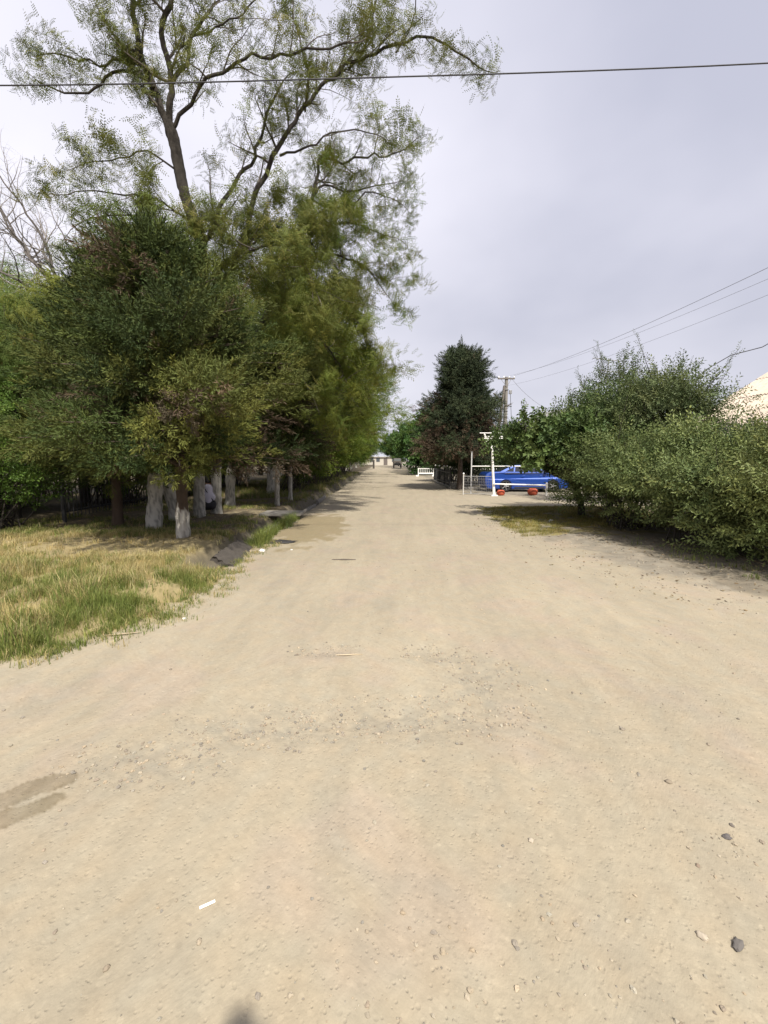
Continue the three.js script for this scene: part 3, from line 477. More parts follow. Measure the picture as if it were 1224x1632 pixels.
// thicket at the far left
const SHR = [[0.1, 0.17, 0.028], [0.125, 0.19, 0.035], [0.08, 0.14, 0.024]];
leafyTree('leafy_shrub', 'bright green shrub at the left edge beside the sunlit grass', 'shrub', null, [-8.5, -9.3], { sprig: 'oval', mat: M.broad, cols: SHR, seed: 81, r0: 0, top: 2.7, bottom: 0.5, rx: 1.5, clumps: 46, clumpR: 0.42, per: 46, size: 1.0, br: 0.02, shoots: 0.2 });
leafyTree('leafy_tree', 'fresh green young tree rising left of the junipers below the leafless one', 'tree', null, [-9.6, -11.2], { ...LT, white: 0, seed: 82, cols: [[0.095, 0.15, 0.03], [0.115, 0.16, 0.036]], r0: 0.11, top: 5.9, bottom: 2.2, rx: 2.1, clumps: 60, clumpR: 0.62, per: 44, size: 1.05, fork: 2 });
[[-12.5, -13.5, 5.6, 2.8], [-9.4, -15.2, 3.4, 2.0], [-9.2, -19.5, 4.2, 2.4], [-9.5, -25, 5, 3], [-14.5, -18.5, 6.8, 3.4], [-11.5, -32, 6.5, 3.6], [-11.2, -11.0, 3.0, 1.7], [-16.5, -14, 6.5, 3.2]].forEach(([x, z, top, rx], k) => leafyTree('thicket_shrub', ['tall green shrub at the left edge behind the young tree', 'dark shrub behind the bar fence nearest the whitewashed trunks', 'second dark shrub behind the bar fence', 'third dark shrub behind the bar fence', 'tall shrub under the leafless tree', 'large shrub at the far end of the bar fence', 'low green shrub behind the bright one at the left edge', 'tallest shrub at the left edge of the thicket'][k], 'shrub', 'thicket beyond the bar fence', [x, z], { sprig: 'oval', mat: M.broad, cols: SHR, seed: 90 + k, r0: 0, top, bottom: 0.7, rx, clumps: 62, clumpR: 0.7, per: 46, size: 1.7, br: 0.03 }));
[[-13, -24, 12], [-15, -34, 13], [-12.5, -44, 12.5], [-13, -58, 12], [-20, -20, 11]].forEach(([x, z, top], k) => leafyTree('park_tree', ['round park tree behind the thicket, nearest of its row', 'second park tree behind the thicket', 'third park tree behind the thicket', 'farthest park tree behind the avenue', 'park tree at the left edge behind the leafless one'][k], 'tree', 'trees of the park behind', [x, z], { ...LT, white: 0, seed: 110 + k, cols: DEC, r0: 0.22, top, bottom: 2.5, rx: 4.6, clumps: 80, clumpR: 1.1, per: 40, size: 2.2, hang: 0 }));
console.log('thicket');

// ---------------------------------------------------------------- trees right of the road
cedarTree('juniper_tree', 'tall dark conifer with a browned skirt standing inside the dark fence', 'tree', null, [4.28, -24.6], { seed: 61, r0: 0.16, bark: [0.13, 0.1, 0.08], top: 7.5, bottom: 2.0, R: 1.95, n: 330, per: 3.6, profile: (t) => (t < 0.3 ? 1 : 1 - 0.8 * Math.pow((t - 0.3) / 0.7, 1.15)) * (0.9 + 0.12 * Math.sin(t * 17)), rough: 0.6, gap: -0.45, fat: 1.3, cols: [[0.05, 0.068, 0.032], [0.06, 0.078, 0.038], [0.042, 0.058, 0.03]], dead: (t) => (t < 0.3 ? 0.5 : t < 0.42 ? 0.2 : 0.02), size: 1.5, rise0: 0.15, brown: 0.02 });
const MUL = [[0.05, 0.1, 0.024], [0.065, 0.115, 0.028], [0.04, 0.085, 0.022]];
[[5.7, -49, 6.4, 2.6, 0.5], [5.9, -57, 7.2, 3.0, 0.5], [6.3, -67, 8, 3.6, 0.6], [7.0, -79, 8, 3.6, 0.8], [5.2, -97, 8.6, 4.2, 1.6], [3.8, -115, 8.6, 4.6, 2], [9.5, -54, 7, 3, 0.8], [10, -66, 8, 3.5, 0.8]].forEach(([x, z, top, rx, bottom], k) => leafyTree('round_tree', ['round dark green tree behind the white railing, nearest of its row', 'second round green tree of the row behind the white railing', 'third round green tree of the row behind the white railing', 'round green tree beside the parked truck', 'round green tree just beyond the parked truck', 'farthest round green tree where the road ends', 'green tree standing behind the first of the row by the railing', 'green tree standing behind the second of the row by the railing'][k], 'tree', 'round trees along the right verge', [x, z], { sprig: 'fig', mat: M.broad, cols: MUL.map((c) => c.map((v) => v * 1.35)), seed: 130 + k, r0: 0.16, seg: 8, top, bottom, rx, clumps: 70, clumpR: 0.75, per: 44, size: 2.3, fork: 1.6, hang: 0 }));
leafyTree('mulberry_tree', 'low spreading broad-leaved tree hanging in front of the blue car', 'tree', null, [5.65, -12.3], { sprig: 'fig', mat: M.broad, cols: [[0.1, 0.145, 0.04], [0.12, 0.165, 0.05], [0.08, 0.125, 0.036]], seed: 141, r0: 0.1, lean: [-0.35, 0], top: 2.65, bottom: 1.3, rx: 2.15, rz: 1.9, clumps: 85, clumpR: 0.4, per: 34, size: 0.85, fork: 0.8, shoots: 0.15, shootLen: 0.3, hang: -0.1, floor: 1.05 });
const BSH = [[0.165, 0.21, 0.072], [0.195, 0.235, 0.085], [0.135, 0.175, 0.06]];
const bigBush = (label, [x, z], o) => leafyTree('leafy_bush', label, 'bush', 'bushes along the right verge', [x, z], { sprig: 'bush', mat: M.bush, cols: BSH, r0: 0, bottom: 0.25, clumpR: 0.52, per: 88, size: 1.15, br: 0.02, shoots: 0.15, rough: 0.45, flat: 0.5, shootLen: 0.35, ...o });
bigBush('silvery green bush at the left end of the roadside thicket, next to the yellow grass', [5.85, -10.2], { seed: 151, top: 2.05, rx: 1.3, clumps: 40 });
bigBush('big grey green bush in the middle of the roadside thicket', [6.2, -8.1], { seed: 152, top: 2.1, rx: 1.5, clumps: 42 });
bigBush('yellowish green bush at the right edge nearest the camera', [6.55, -6.3], { seed: 153, top: 1.8, rx: 1.35, clumps: 42, cols: [[0.18, 0.215, 0.072], [0.21, 0.24, 0.085]] });
bigBush('bush behind the middle one, filling the thicket below the pale roof', [8.4, -9.3], { seed: 154, top: 2.15, rx: 1.5, clumps: 36, cols: [[0.13, 0.165, 0.075], [0.11, 0.145, 0.068]] });
bigBush('dark bluish bush at the right edge below the pale roof', [10.4, -11.6], { seed: 158, top: 2.3, rx: 1.5, clumps: 70, cols: [[0.04, 0.075, 0.045], [0.05, 0.085, 0.05]] });
[[5.6, -28.6, 3.4, 1.6], [7.6, -29.2, 3.8, 1.9], [5.2, -33.5, 3.6, 1.8], [10.2, -28.5, 3.6, 2.0], [13, -30, 4, 2.2]].forEach(([x, z, top, rx], k) => leafyTree('garden_shrub', ['dark shrub behind the conifer trunk inside the fence', 'dark shrub behind the blue car, next to the conifer', 'dark shrub inside the fence beyond the conifer', 'dark shrub behind the bonnet of the blue car', 'dark shrub behind the antenna mast'][k], 'shrub', 'dark shrubs of the fenced garden', [x, z], { sprig: 'oval', mat: M.broad, cols: [[0.045, 0.075, 0.022], [0.055, 0.085, 0.025]], seed: 160 + k, r0: 0, top, bottom: 0.5, rx, clumps: 44, clumpR: 0.6, per: 38, size: 1.8, br: 0.02 }));
leafyTree('small_tree', 'upright small-leaved tree rising above the bushes beside the pale roof', 'tree', null, [7.25, -11.0], { sprig: 'bush', mat: M.bush, cols: [[0.12, 0.155, 0.062], [0.145, 0.175, 0.07]], seed: 155, rough: 0.6, r0: 0.09, top: 4.2, bottom: 1.3, rx: 0.85, clumps: 30, clumpR: 0.42, per: 48, size: 1.15, fork: 1.1, shoots: 0.35, shootLen: 0.6 });
leafyTree('small_tree', 'round dark leafy tree between the mulberry and the upright one', 'tree', null, [6.9, -13.2], { sprig: 'oval', mat: M.broad, cols: [[0.095, 0.14, 0.048], [0.115, 0.155, 0.055]], rough: 0.6, seed: 156, r0: 0.09, top: 3.6, bottom: 0.9, rx: 1.35, clumps: 58, clumpR: 0.45, per: 46, size: 1.25, fork: 0.9, shoots: 0.3 });
leafyTree('small_tree', 'thin pale open tree in front of the antenna mast', 'tree', null, [8.6, -16.2], { sprig: 'oval', mat: M.broad, cols: [[0.1, 0.13, 0.05], [0.09, 0.12, 0.045]], seed: 157, r0: 0.07, top: 5.0, bottom: 2.2, rx: 1.5, clumps: 34, clumpR: 0.42, per: 26, size: 1.2, fork: 1.8, shoots: 0.6, shootLen: 0.9 });
console.log('right trees');
// ---------------------------------------------------------------- ditch, slabs
const gy = (x, z) => height(x, z);
{
  const slab = (label, [x, z], [w, h, l], tilt, turn, dy, mat) => {
    const r = mulberry(Math.round(x * 100 + z * 37)), g = new THREE.BoxGeometry(w, h, l, 10, 3, 30), P = g.attributes.position;
    for (let k = 0; k < P.count; k++) { const a = V().fromBufferAttribute(P, k); const q = Math.abs(a.x) > w * 0.45 || Math.abs(a.z) > l * 0.47 ? 1 : 0.35; P.setXYZ(k, a.x * (1 - 0.06 * q * (1 + n3(a.z * 7, x, a.y * 9))) + 0.02 * q * n3(a.x * 6, a.y * 6, a.z * 9 + x), a.y + 0.014 * n3(a.z * 5, a.x * 8, z), a.z + 0.05 * q * n3(a.x * 9, a.y * 9, a.z * 2 + z)); }
    g.computeVertexNormals(); g.rotateZ(tilt);
    const m = part('ditch_slab', g, mat); m.position.set(x, gy(x, z) + dy, z); m.rotation.y = turn + (r() - 0.5) * 0.04; return tag(m, label, 'slab', 'concrete slabs of the ditch');
  };
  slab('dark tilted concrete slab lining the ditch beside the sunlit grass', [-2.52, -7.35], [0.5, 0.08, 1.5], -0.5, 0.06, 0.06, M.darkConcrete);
  slab('long low concrete ditch slab between the dark one and the bridge', [-2.55, -9.9], [0.09, 0.3, 1.7], 0.1, 0.03, -0.02, M.concrete);
  slab('concrete ditch slab just beyond the bridge', [-2.6, -15.2], [0.09, 0.3, 2.1], 0.1, 0, 0.02, M.concrete);
  slab('farthest concrete ditch slab seen along the verge', [-2.66, -18.4], [0.09, 0.3, 2.4], 0.12, 0, 0.04, M.concrete);
  const b = thing('ditch_bridge', 'thin concrete footbridge plate over the dark gap of the ditch', 'footbridge', [-2.88, 0.14, -12.25]);
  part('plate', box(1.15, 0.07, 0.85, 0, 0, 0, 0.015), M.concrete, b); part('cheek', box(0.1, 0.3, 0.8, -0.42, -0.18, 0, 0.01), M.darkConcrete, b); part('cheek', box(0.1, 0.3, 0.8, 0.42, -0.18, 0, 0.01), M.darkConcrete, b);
}

// ---------------------------------------------------------------- grass (nobody could count it)
{
  const r = mulberry(400), GREEN = [[0.17, 0.205, 0.045], [0.21, 0.23, 0.06], [0.135, 0.18, 0.04]], STRAW = [[0.42, 0.34, 0.15], [0.36, 0.31, 0.13], [0.46, 0.39, 0.2]];
  const tall = [[], []], low = [[], []], tufts = [1, 2].map((k) => grassTuft(k, 15, 0.14, 0.36, 0.0065, 0.07)), shorts = [3, 4].map((k) => grassTuft(k, 14, 0.04, 0.12, 0.006, 0.08));
  const bare = (x, z) => smooth(1.35 - Math.hypot((x + 4.6) / 2.1, (z + 7.6) / 0.95) + 0.5 * fbm2(x * 1.2, z * 1.6, 3), 0.15, 0.6);
  const put = (list, x, z, s, c, sy = 1) => list.push({ p: V(x, gy(x, z), z), d: V((r() - 0.5) * 0.35, 1, (r() - 0.5) * 0.35).normalize(), s, sy, roll: r() * 6.28, c });
  for (let k = 0; k < 42000; k++) {
    const z = -2.6 - 6.6 * Math.pow(r(), 0.85), x = -2.1 - r() * 8.5, e = edgeL(z) - x; if (e < 0.06 || x < -0.95 * -z - 1.4) continue;
    if (Math.hypot((x - pit[0]) / 0.2, (z - pit[1]) / 0.16) < 1) continue;
    if (x > ditchX(z) - 0.3 && z < -6.3) continue;
    const b = bare(x, z), clumpy = fbm2(x * 1.1, z * 1.1 + 80, 3); if (r() < b * 0.97) continue; if (clumpy < -0.08 && r() < 0.75) continue;
    const gr = clamp(0.52 + 1.1 * fbm2(x * 0.55 + 2, z * 0.7, 3) + 0.55 * smooth(0.9 - e, 0, 0.9) - 0.45 * smooth(-z, 5.6, 7.4) - 0.5 * b + 0.3 * smooth(-x, 5.2, 7), 0.04, 0.95), green = r() < gr, edge = smooth(e, 0, 0.45);
    if (r() < 0.25 || b > 0.4) put(low[0], x, z, 0.8 + 0.6 * r(), tint(r, (green ? GREEN : STRAW)[Math.floor(r() * 3)], 0.2)); else put(tall[0], x, z, (0.3 + 0.6 * edge) * (0.45 + 0.45 * r()) * (0.85 + 0.9 * clumpy) * (1 - 0.5 * smooth(-z, 5.2, 6.6)), tint(r, (green ? GREEN : STRAW)[Math.floor(r() * 3)], 0.2), 0.8 + 0.4 * r());
  }
  for (let k = 0; k < 1500; k++) { const z = -2.7 - 6 * r(), x = edgeL(z) + 0.3 - 0.6 * Math.sqrt(r()); if (fbm2(x * 2.5, z * 2.5 + 11, 2) < -0.1) continue; put(low[0], x, z, 0.35 + 0.7 * r(), tint(r, r() < 0.6 ? GREEN[Math.floor(r() * 3)] : STRAW[Math.floor(r() * 3)], 0.25)); }
  for (let k = 0; k < 16000; k++) { // thin growth in the shade and along the verge
    const z = -8.6 - 46 * Math.pow(r(), 1.9), x = -2.6 - r() * 6.5; if (edgeL(z) - x < 0.05 || fbm2(x * 0.9, z * 0.6 + 20, 3) < -0.05 || Math.abs(z + 12.3) < 0.55) continue;
    if (Math.abs(x - ditchX(z)) < 0.26 && r() < 0.8) continue;
    const far = z < -17; put(far ? tall[0] : low[0], x, z, (far ? 0.8 : 1.2) * (0.6 + 0.6 * r()), tint(r, r() < 0.72 ? GREEN[Math.floor(r() * 3)] : STRAW[Math.floor(r() * 3)], 0.2));
  }
  for (let k = 0; k < 260; k++) { const z = -8 - 4 * r(), x = edgeL(z) - 0.05 - 0.35 * r(); if (Math.abs(x - ditchX(z)) < 0.2) continue; put(tall[0], x, z, 0.6 + 0.5 * r(), tint(r, GREEN[Math.floor(r() * 3)], 0.2)); }
  for (let k = 0; k < 9000; k++) { // yellowing turf under the mulberry
    const z = -9.3 - 6 * r(), x = 2.6 + r() * 5; if (x < edgeR(z) + 0.1 || fbm2(x * 1.4 + 9, z * 1.4, 3) < -0.2 || (z > -10.2 && x > 4.1)) continue;
    put(low[1], x, z, 0.5 + 0.5 * r(), tint(r, r() < 0.45 ? [0.2, 0.2, 0.05] : [0.34, 0.28, 0.09], 0.2));
  }
  for (let k = 0; k < 40; k++) { const z = -4.8 - 4.2 * r(), x = 5.0 + 0.6 * r() + 0.1 * (z + 5); put(low[1], x, z, 0.8 + 0.7 * r(), tint(r, GREEN[Math.floor(r() * 3)], 0.2)); }
  const lay = (name, label, geos, list) => scatter(name, geos, M.grass, list, scene).forEach((o) => tag(o, label, 'grass', null, 'stuff'));
  lay('tall_grass', 'tall grass, part green and part dry straw, on the left verge', tufts, tall[0]); lay('short_grass', 'short thin grass under the trees of the left verge', shorts, low[0]); lay('yellow_turf', 'short yellowing turf under the mulberry on the right verge', shorts, low[1]);
  console.log('grass', tall[0].length, low[0].length, low[1].length);
}

// ---------------------------------------------------------------- stones and litter
const rockGeo = (seed, d = 1) => { const g = mergeVertices(new THREE.IcosahedronGeometry(1, d).deleteAttribute('uv').deleteAttribute('normal')), P = g.attributes.position; for (let k = 0; k < P.count; k++) { const a = V().fromBufferAttribute(P, k), f = 1 + 0.38 * n3(a.x * 1.1 + seed * 7, a.y * 1.1, a.z * 1.1); P.setXYZ(k, a.x * f, a.y * f * 0.6, a.z * f * 0.8); } g.computeVertexNormals(); return g; };
{
  const r = mulberry(500), mat = new THREE.MeshStandardMaterial({ roughness: 0.95, bumpMap: plasterBump, bumpScale: 0.002, flatShading: true }), geos = [1, 2, 3, 4].map((k) => rockGeo(k)), lists = [[], [], [], []];
  const place = (x, z, s) => lists[Math.floor(r() * 4)].push({ p: V(x, gy(x, z) + s * (-0.02 + 0.22 * r()), z), d: V((r() - 0.5) * 0.5, 1, (r() - 0.5) * 0.5).normalize(), s, roll: r() * 6.28, c: tint(r, [[0.28, 0.235, 0.17], [0.25, 0.21, 0.16], [0.19, 0.165, 0.132], [0.3, 0.26, 0.195]][Math.floor(r() * 4)], 0.18) });
  for (const [hx, hz, rx, rz] of hollows) for (let k = 0; k < 3600 * rx * Math.sqrt(rz); k++) { const a = r() * 6.28, q = Math.pow(r(), 0.6) * 1.25, x = hx + Math.cos(a) * rx * q, z = hz + Math.sin(a) * rz * q; if (fbm2(x * 6, z * 6, 2) > -0.1) place(x, z, 0.0035 + 0.009 * Math.pow(r(), 4)); }
  for (let k = 0; k < 2300; k++) { const z = -0.95 - 7 * Math.pow(r(), 1.5), x = -0.3 + (r() * 1.25) * (1.2 - z * 0.5); if (fbm2(x * 1.3 + 4, z * 1.3, 3) < 0.02) continue; place(x, z, 0.0035 + 0.009 * Math.pow(r(), 4)); }
  for (let k = 0; k < 1500; k++) { const z = -0.95 - 9 * Math.pow(r(), 1.4), x = (r() - 0.5) * (3 - z * 1.5); if (x < edgeL(z)) continue; place(x, z, 0.003 + 0.01 * Math.pow(r(), 5)); }
  for (let k = 0; k < 2600; k++) { const z = -4 - 8 * r(), x = edgeR(z) - 0.6 + 2.2 * r(); if (fbm2(x * 2, z * 2, 2) < -0.1) continue; place(x, z, 0.004 + 0.014 * Math.pow(r(), 3)); }
  const qq = new THREE.Quaternion(), q2 = new THREE.Quaternion();
  geos.forEach((g, k) => scatter('gravel', [g], mat, lists[k], scene).forEach((o) => tag(o, 'loose gravel and small stones scattered over the dusty road', 'gravel', null, 'stuff')));
  const big = [['dark angular stone, largest of the cluster at the right', 1.5, -1.71, 0.028, [0.1, 0.09, 0.085]], ['small dark stone just behind the largest dark one', 1.57, -1.77, 0.018, [0.14, 0.12, 0.1]], ['brown stone in the loose group at the upper right', 1.46, -2.04, 0.026, [0.2, 0.165, 0.12]], ['long dark stone nearest the lower right corner', 1.21, -1.29, 0.026, [0.11, 0.1, 0.09]], ['pale flat stone half sunk beside the long dark one', 1.11, -1.32, 0.028, [0.36, 0.31, 0.24]], ['tan stone with a dark shadow below the gravel patch', 0.76, -1.92, 0.02, [0.24, 0.2, 0.15]], ['round pale stone set flush in the dust right of the middle', 0.64, -1.7, 0.021, [0.36, 0.31, 0.24]], ['grey stone below the wet stain', -1.39, -1.59, 0.017, [0.25, 0.22, 0.18]], ['brown stone nearest the lower left corner', -0.91, -1.23, 0.017, [0.22, 0.18, 0.13]], ['tan half-buried stone below the white stick', -0.64, -1.31, 0.018, [0.3, 0.25, 0.18]], ['small grey stone above the white stick', -0.65, -1.72, 0.014, [0.25, 0.22, 0.17]], ['dark stone at the left end of the gravel patch', -0.28, -2.66, 0.022, [0.15, 0.135, 0.115]], ['brown stone lying alone above the right cluster', 1.47, -2.49, 0.024, [0.2, 0.17, 0.13]], ['small reddish stone between the right cluster and the corner', 1.28, -1.58, 0.015, [0.2, 0.15, 0.11]]];
  big.forEach(([label, x, z, s, c], k) => { const m = part('stone', rockGeo(20 + k, 2), std(c[0], c[1], c[2], 0.95, { bumpMap: plasterBump, bumpScale: 0.003 })); m.scale.setScalar(s * 0.62); if (k === 3) m.scale.x *= 1.7; m.rotation.y = k * 1.3; m.position.set(x, gy(x, z) + s * 0.08, z); tag(m, label, 'stone', 'larger stones on the road'); });
  // litter
  const stick = part('stick', box(0.056, 0.005, 0.011, 0, 0, 0, 0.002), std(0.75, 0.73, 0.68, 0.6)); stick.position.set(-0.66, gy(-0.66, -1.43) + 0.004, -1.43); stick.rotation.y = 0.5; tag(stick, 'short white flat stick lying on the bare dust at lower left', 'stick');
  const twig = part('stick', new MB().tube([V(-0.11, 0, 0), V(-0.02, 0.004, 0.008), V(0.06, 0.002, -0.004), V(0.12, 0.004, 0.006)], [0.004, 0.005, 0.004, 0.002], 6).geo(), std(0.45, 0.37, 0.25)); twig.position.set(-0.3, gy(-0.3, -3.5) + 0.006, -3.5); twig.rotation.y = 0.05; tag(twig, 'dry straw coloured twig between the two hollows in the road', 'twig');
  const dark = part('stick', new MB().tube([V(-0.2, 0, 0), V(0, 0.006, 0.01), V(0.2, 0.002, 0)], [0.008, 0.012, 0.005], 6).geo(), std(0.12, 0.1, 0.08)); dark.position.set(-0.67, gy(-0.67, -7.07) + 0.008, -7.07); tag(dark, 'dark twig lying across the road ahead of the ditch slab', 'twig');
  const bone = part('stick', new MB().tube([V(-0.14, 0, 0), V(0, 0.008, 0.02), V(0.16, 0.004, 0)], [0.006, 0.008, 0.004], 6).geo(), std(0.33, 0.27, 0.18)); bone.position.set(-2.5, gy(-2.5, -3.95) + 0.008, -3.95); bone.rotation.y = 0.25; tag(bone, 'pale stick at the edge of the tall grass', 'stick');
  const crumple = (seed, sx, sy, sz) => { const g = mergeVertices(new THREE.IcosahedronGeometry(1, 3).deleteAttribute('uv').deleteAttribute('normal')), P = g.attributes.position; for (let k = 0; k < P.count; k++) { const a = V().fromBufferAttribute(P, k), f = 1 + 0.5 * n3(a.x * 1.5 + seed, a.y * 1.5, a.z * 1.5) + 0.22 * n3(a.x * 4, a.y * 4 + seed, a.z * 4); P.setXYZ(k, a.x * f * sx, Math.max(-0.01, a.y * f * sy), a.z * f * sz); } g.computeVertexNormals(); return g; };
  const lit = (name, label, cat, [x, z], [sx, sy, sz], c, seed) => { const m = part(name, crumple(seed, sx, sy, sz), std(c[0], c[1], c[2], 0.6)); m.position.set(x, gy(x, z), z); m.rotation.y = seed; return tag(m, label, cat); };
  lit('plastic_bag', 'flattened black plastic bag at the end of the ditch grass', 'bag', [-2.08, -8.5], [0.3, 0.045, 0.12], [0.03, 0.028, 0.028], 0.2);
  lit('paper_scrap', 'crumpled white paper against the far end of the dark slab', 'paper', [-2.22, -7.75], [0.05, 0.035, 0.04], [0.7, 0.69, 0.67], 3);
  lit('paper_scrap', 'small white scrap at the tip of the grassy verge', 'paper', [-2.1, -4.38], [0.03, 0.01, 0.018], [0.7, 0.69, 0.67], 5);
  lit('paper_scrap', 'white scrap in the yellow turf of the right verge', 'paper', [4.4, -11.3], [0.1, 0.045, 0.06], [0.75, 0.74, 0.72], 7);
  lit('paper_scrap', 'tiny white scrap on the road in front of the plastic bag', 'paper', [-1.72, -7.9], [0.022, 0.01, 0.02], [0.6, 0.58, 0.54], 9);
}
{
  const r = mulberry(620), g = new MB(); g.leaf(V(0, 0, 0), V(0, 0.15, 1).normalize(), V(1, 0, 0), 0.05, 0.024, 0.35); const list = [];
  for (let k = 0; k < 9000; k++) { const right = k % 2, z = right ? -4.2 - 8 * r() : -8.2 - 16 * Math.pow(r(), 1.5), x = right ? edgeR(z) + 2.6 - 4 * r() * r() : -2.9 - 5 * r(); if (fbm2(x * 1.7, z * 1.7 + 3, 2) < -0.1 || (right && r() < 0.6)) continue; list.push({ p: V(x, gy(x, z) + 0.006, z), d: V((r() - 0.5) * 0.5, 1, (r() - 0.5) * 0.5).normalize(), s: 0.5 + 0.8 * r(), roll: r() * 6.28, c: tint(r, [[0.2, 0.14, 0.075], [0.28, 0.21, 0.12], [0.14, 0.1, 0.065], [0.34, 0.28, 0.17]][Math.floor(r() * 4)], 0.2) }); }
  scatter('leaf_litter', [g.geo()], M.grass, list, scene).forEach((o) => tag(o, 'dry fallen leaves strewn over the verges', 'litter', null, 'stuff'));
}
console.log('stones');

// ---------------------------------------------------------------- people
function body(bones, res, lo, hi, k = 0.03) { // tapered capsules joined smoothly
  const size = Math.max(hi[0] - lo[0], hi[1] - lo[1], hi[2] - lo[2]) / 2, c = [0, 1, 2].map((i) => (lo[i] + hi[i]) / 2), mc = new MarchingCubes(res, undefined, false, false, 120000);
  mc.isolation = 0; const B = bones.map(([a, b, ra, rb]) => [V(...a), V(...b), ra, rb ?? ra]), p = V(), ab = V(), ap = V(), hs = res / 2;
  for (let z = 0; z < res; z++) for (let y = 0; y < res; y++) for (let x = 0; x < res; x++) {
    p.set((x - hs) / hs * size + c[0], (y - hs) / hs * size + c[1], (z - hs) / hs * size + c[2]); let d = 9;
    for (const [a, b, ra, rb] of B) { ab.subVectors(b, a); ap.subVectors(p, a); const t = clamp(ap.dot(ab) / Math.max(1e-6, ab.lengthSq()), 0, 1), e = ap.addScaledVector(ab, -t).length() - lerp(ra, rb, t), h = clamp(0.5 + 0.5 * (d - e) / k, 0, 1); d = lerp(d, e, h) - k * h * (1 - h); }
    mc.field[x + y * res + z * res * res] = -d;
  }
  mc.update(); const n = mc.count, g = new THREE.BufferGeometry(); g.setAttribute('position', new THREE.BufferAttribute(mc.positionArray.slice(0, n * 3), 3));
  const P = g.attributes.position.array; for (let i = 0; i < P.length; i++) P[i] = P[i] * size + c[i % 3];
  const out = mergeVertices(g, 1e-5); out.computeVertexNormals(); return out;
}
const skin = std(0.36, 0.22, 0.15, 0.6), hairM = std(0.015, 0.013, 0.012, 0.7);
{
  // the man squatting between the trunks, his back to the road
  const g = thing('person', 'man in a pale shirt with a dark strap squatting between two whitewashed trunks', 'person', [-4.97, gy(-4.97, -12.2) + 0.01, -12.22], 0.35);
  const finger = (w, dx, dz) => [0, 1, 2, 3].map((f) => [[w[0] + (f - 1.5) * 0.018, w[1] - 0.02, w[2] - 0.05], [w[0] + (f - 1.5) * 0.02 + dx * 0.02, w[1] - 0.06, w[2] - 0.11 - (f % 2) * 0.008], 0.009, 0.008]);
  part('body', body([[[0, 0.83, -0.1], [0, 0.93, -0.13], 0.085, 0.095], [[0, 0.7, -0.06], [0, 0.83, -0.1], 0.055], [[0, 0.66, -0.04], [0, 0.3, 0.05], 0.1, 0.11], [[-0.13, 0.66, -0.05], [0.13, 0.66, -0.05], 0.05],
    ...[-1, 1].flatMap((s) => [[[s * 0.17, 0.64, -0.06], [s * 0.22, 0.45, -0.2], 0.045, 0.038], [[s * 0.22, 0.45, -0.2], [s * 0.1, 0.42, -0.42], 0.036, 0.026], [[s * 0.1, 0.42, -0.42], [s * 0.08, 0.41, -0.47], 0.03, 0.026], ...finger([s * 0.08, 0.41, -0.46], s, 0), [[s * 0.06, 0.42, -0.44], [s * 0.02, 0.41, -0.5], 0.011, 0.009],
      [[s * 0.1, 0.27, 0.02], [s * 0.19, 0.46, -0.36], 0.075, 0.055], [[s * 0.19, 0.46, -0.36], [s * 0.16, 0.09, -0.2], 0.05, 0.038], [[s * 0.16, 0.05, -0.17], [s * 0.18, 0.035, -0.38], 0.038, 0.032]]), [[0, 0.9, -0.22], [0, 0.88, -0.235], 0.016, 0.014], [[-0.093, 0.91, -0.11], [-0.1, 0.94, -0.11], 0.018], [[0.093, 0.91, -0.11], [0.1, 0.94, -0.11], 0.018]], 84, [-0.6, -0.02, -0.75], [0.6, 1.08, 0.35], 0.035), skin, g);
  part('shirt', body([[[0, 0.68, -0.03], [0, 0.31, 0.06], 0.135, 0.14], [[-0.13, 0.67, -0.04], [0.13, 0.67, -0.04], 0.07], [[-0.07, 0.45, 0.03], [0.07, 0.45, 0.03], 0.13], [[0.17, 0.65, -0.05], [0.215, 0.49, -0.17], 0.065, 0.058], [[-0.17, 0.65, -0.05], [-0.215, 0.49, -0.17], 0.065, 0.058]], 64, [-0.42, 0.1, -0.4], [0.42, 0.9, 0.4], 0.05), std(0.5, 0.48, 0.56, 0.85, { bumpMap: plasterBump, bumpScale: 0.01 }), g);
  part('trousers', body([[[-0.06, 0.24, 0.06], [0.06, 0.24, 0.06], 0.15], ...[-1, 1].flatMap((s) => [[[s * 0.1, 0.26, 0.02], [s * 0.19, 0.46, -0.36], 0.1, 0.075], [[s * 0.19, 0.46, -0.36], [s * 0.16, 0.12, -0.2], 0.068, 0.06]])], 64, [-0.5, 0, -0.6], [0.5, 0.7, 0.4], 0.05), std(0.025, 0.025, 0.03, 0.9), g);
  part('hair', body([[[0, 0.95, -0.1], [0, 0.9, -0.065], 0.098, 0.08], [[0, 0.97, -0.14], [0, 0.96, -0.18], 0.085, 0.05]], 40, [-0.15, 0.78, -0.3], [0.15, 1.08, 0.05], 0.03), hairM, g);
  for (const s of [-1, 1]) part('shoe', body([[[s * 0.16, 0.045, -0.15], [s * 0.18, 0.04, -0.4], 0.05, 0.042]], 28, [s * 0.17 - 0.2, -0.05, -0.5], [s * 0.17 + 0.2, 0.2, 0]), std(0.05, 0.045, 0.04, 0.6), g);
  part('strap', new MB().tube([V(-0.13, 0.73, -0.06), V(-0.1, 0.72, 0.06), V(-0.03, 0.6, 0.115), V(0.05, 0.47, 0.15), V(0.13, 0.34, 0.16), V(0.2, 0.28, 0.06)], [0.016, 0.016, 0.017, 0.017, 0.017, 0.015], 6).geo(), std(0.015, 0.015, 0.018, 0.8), g);
}
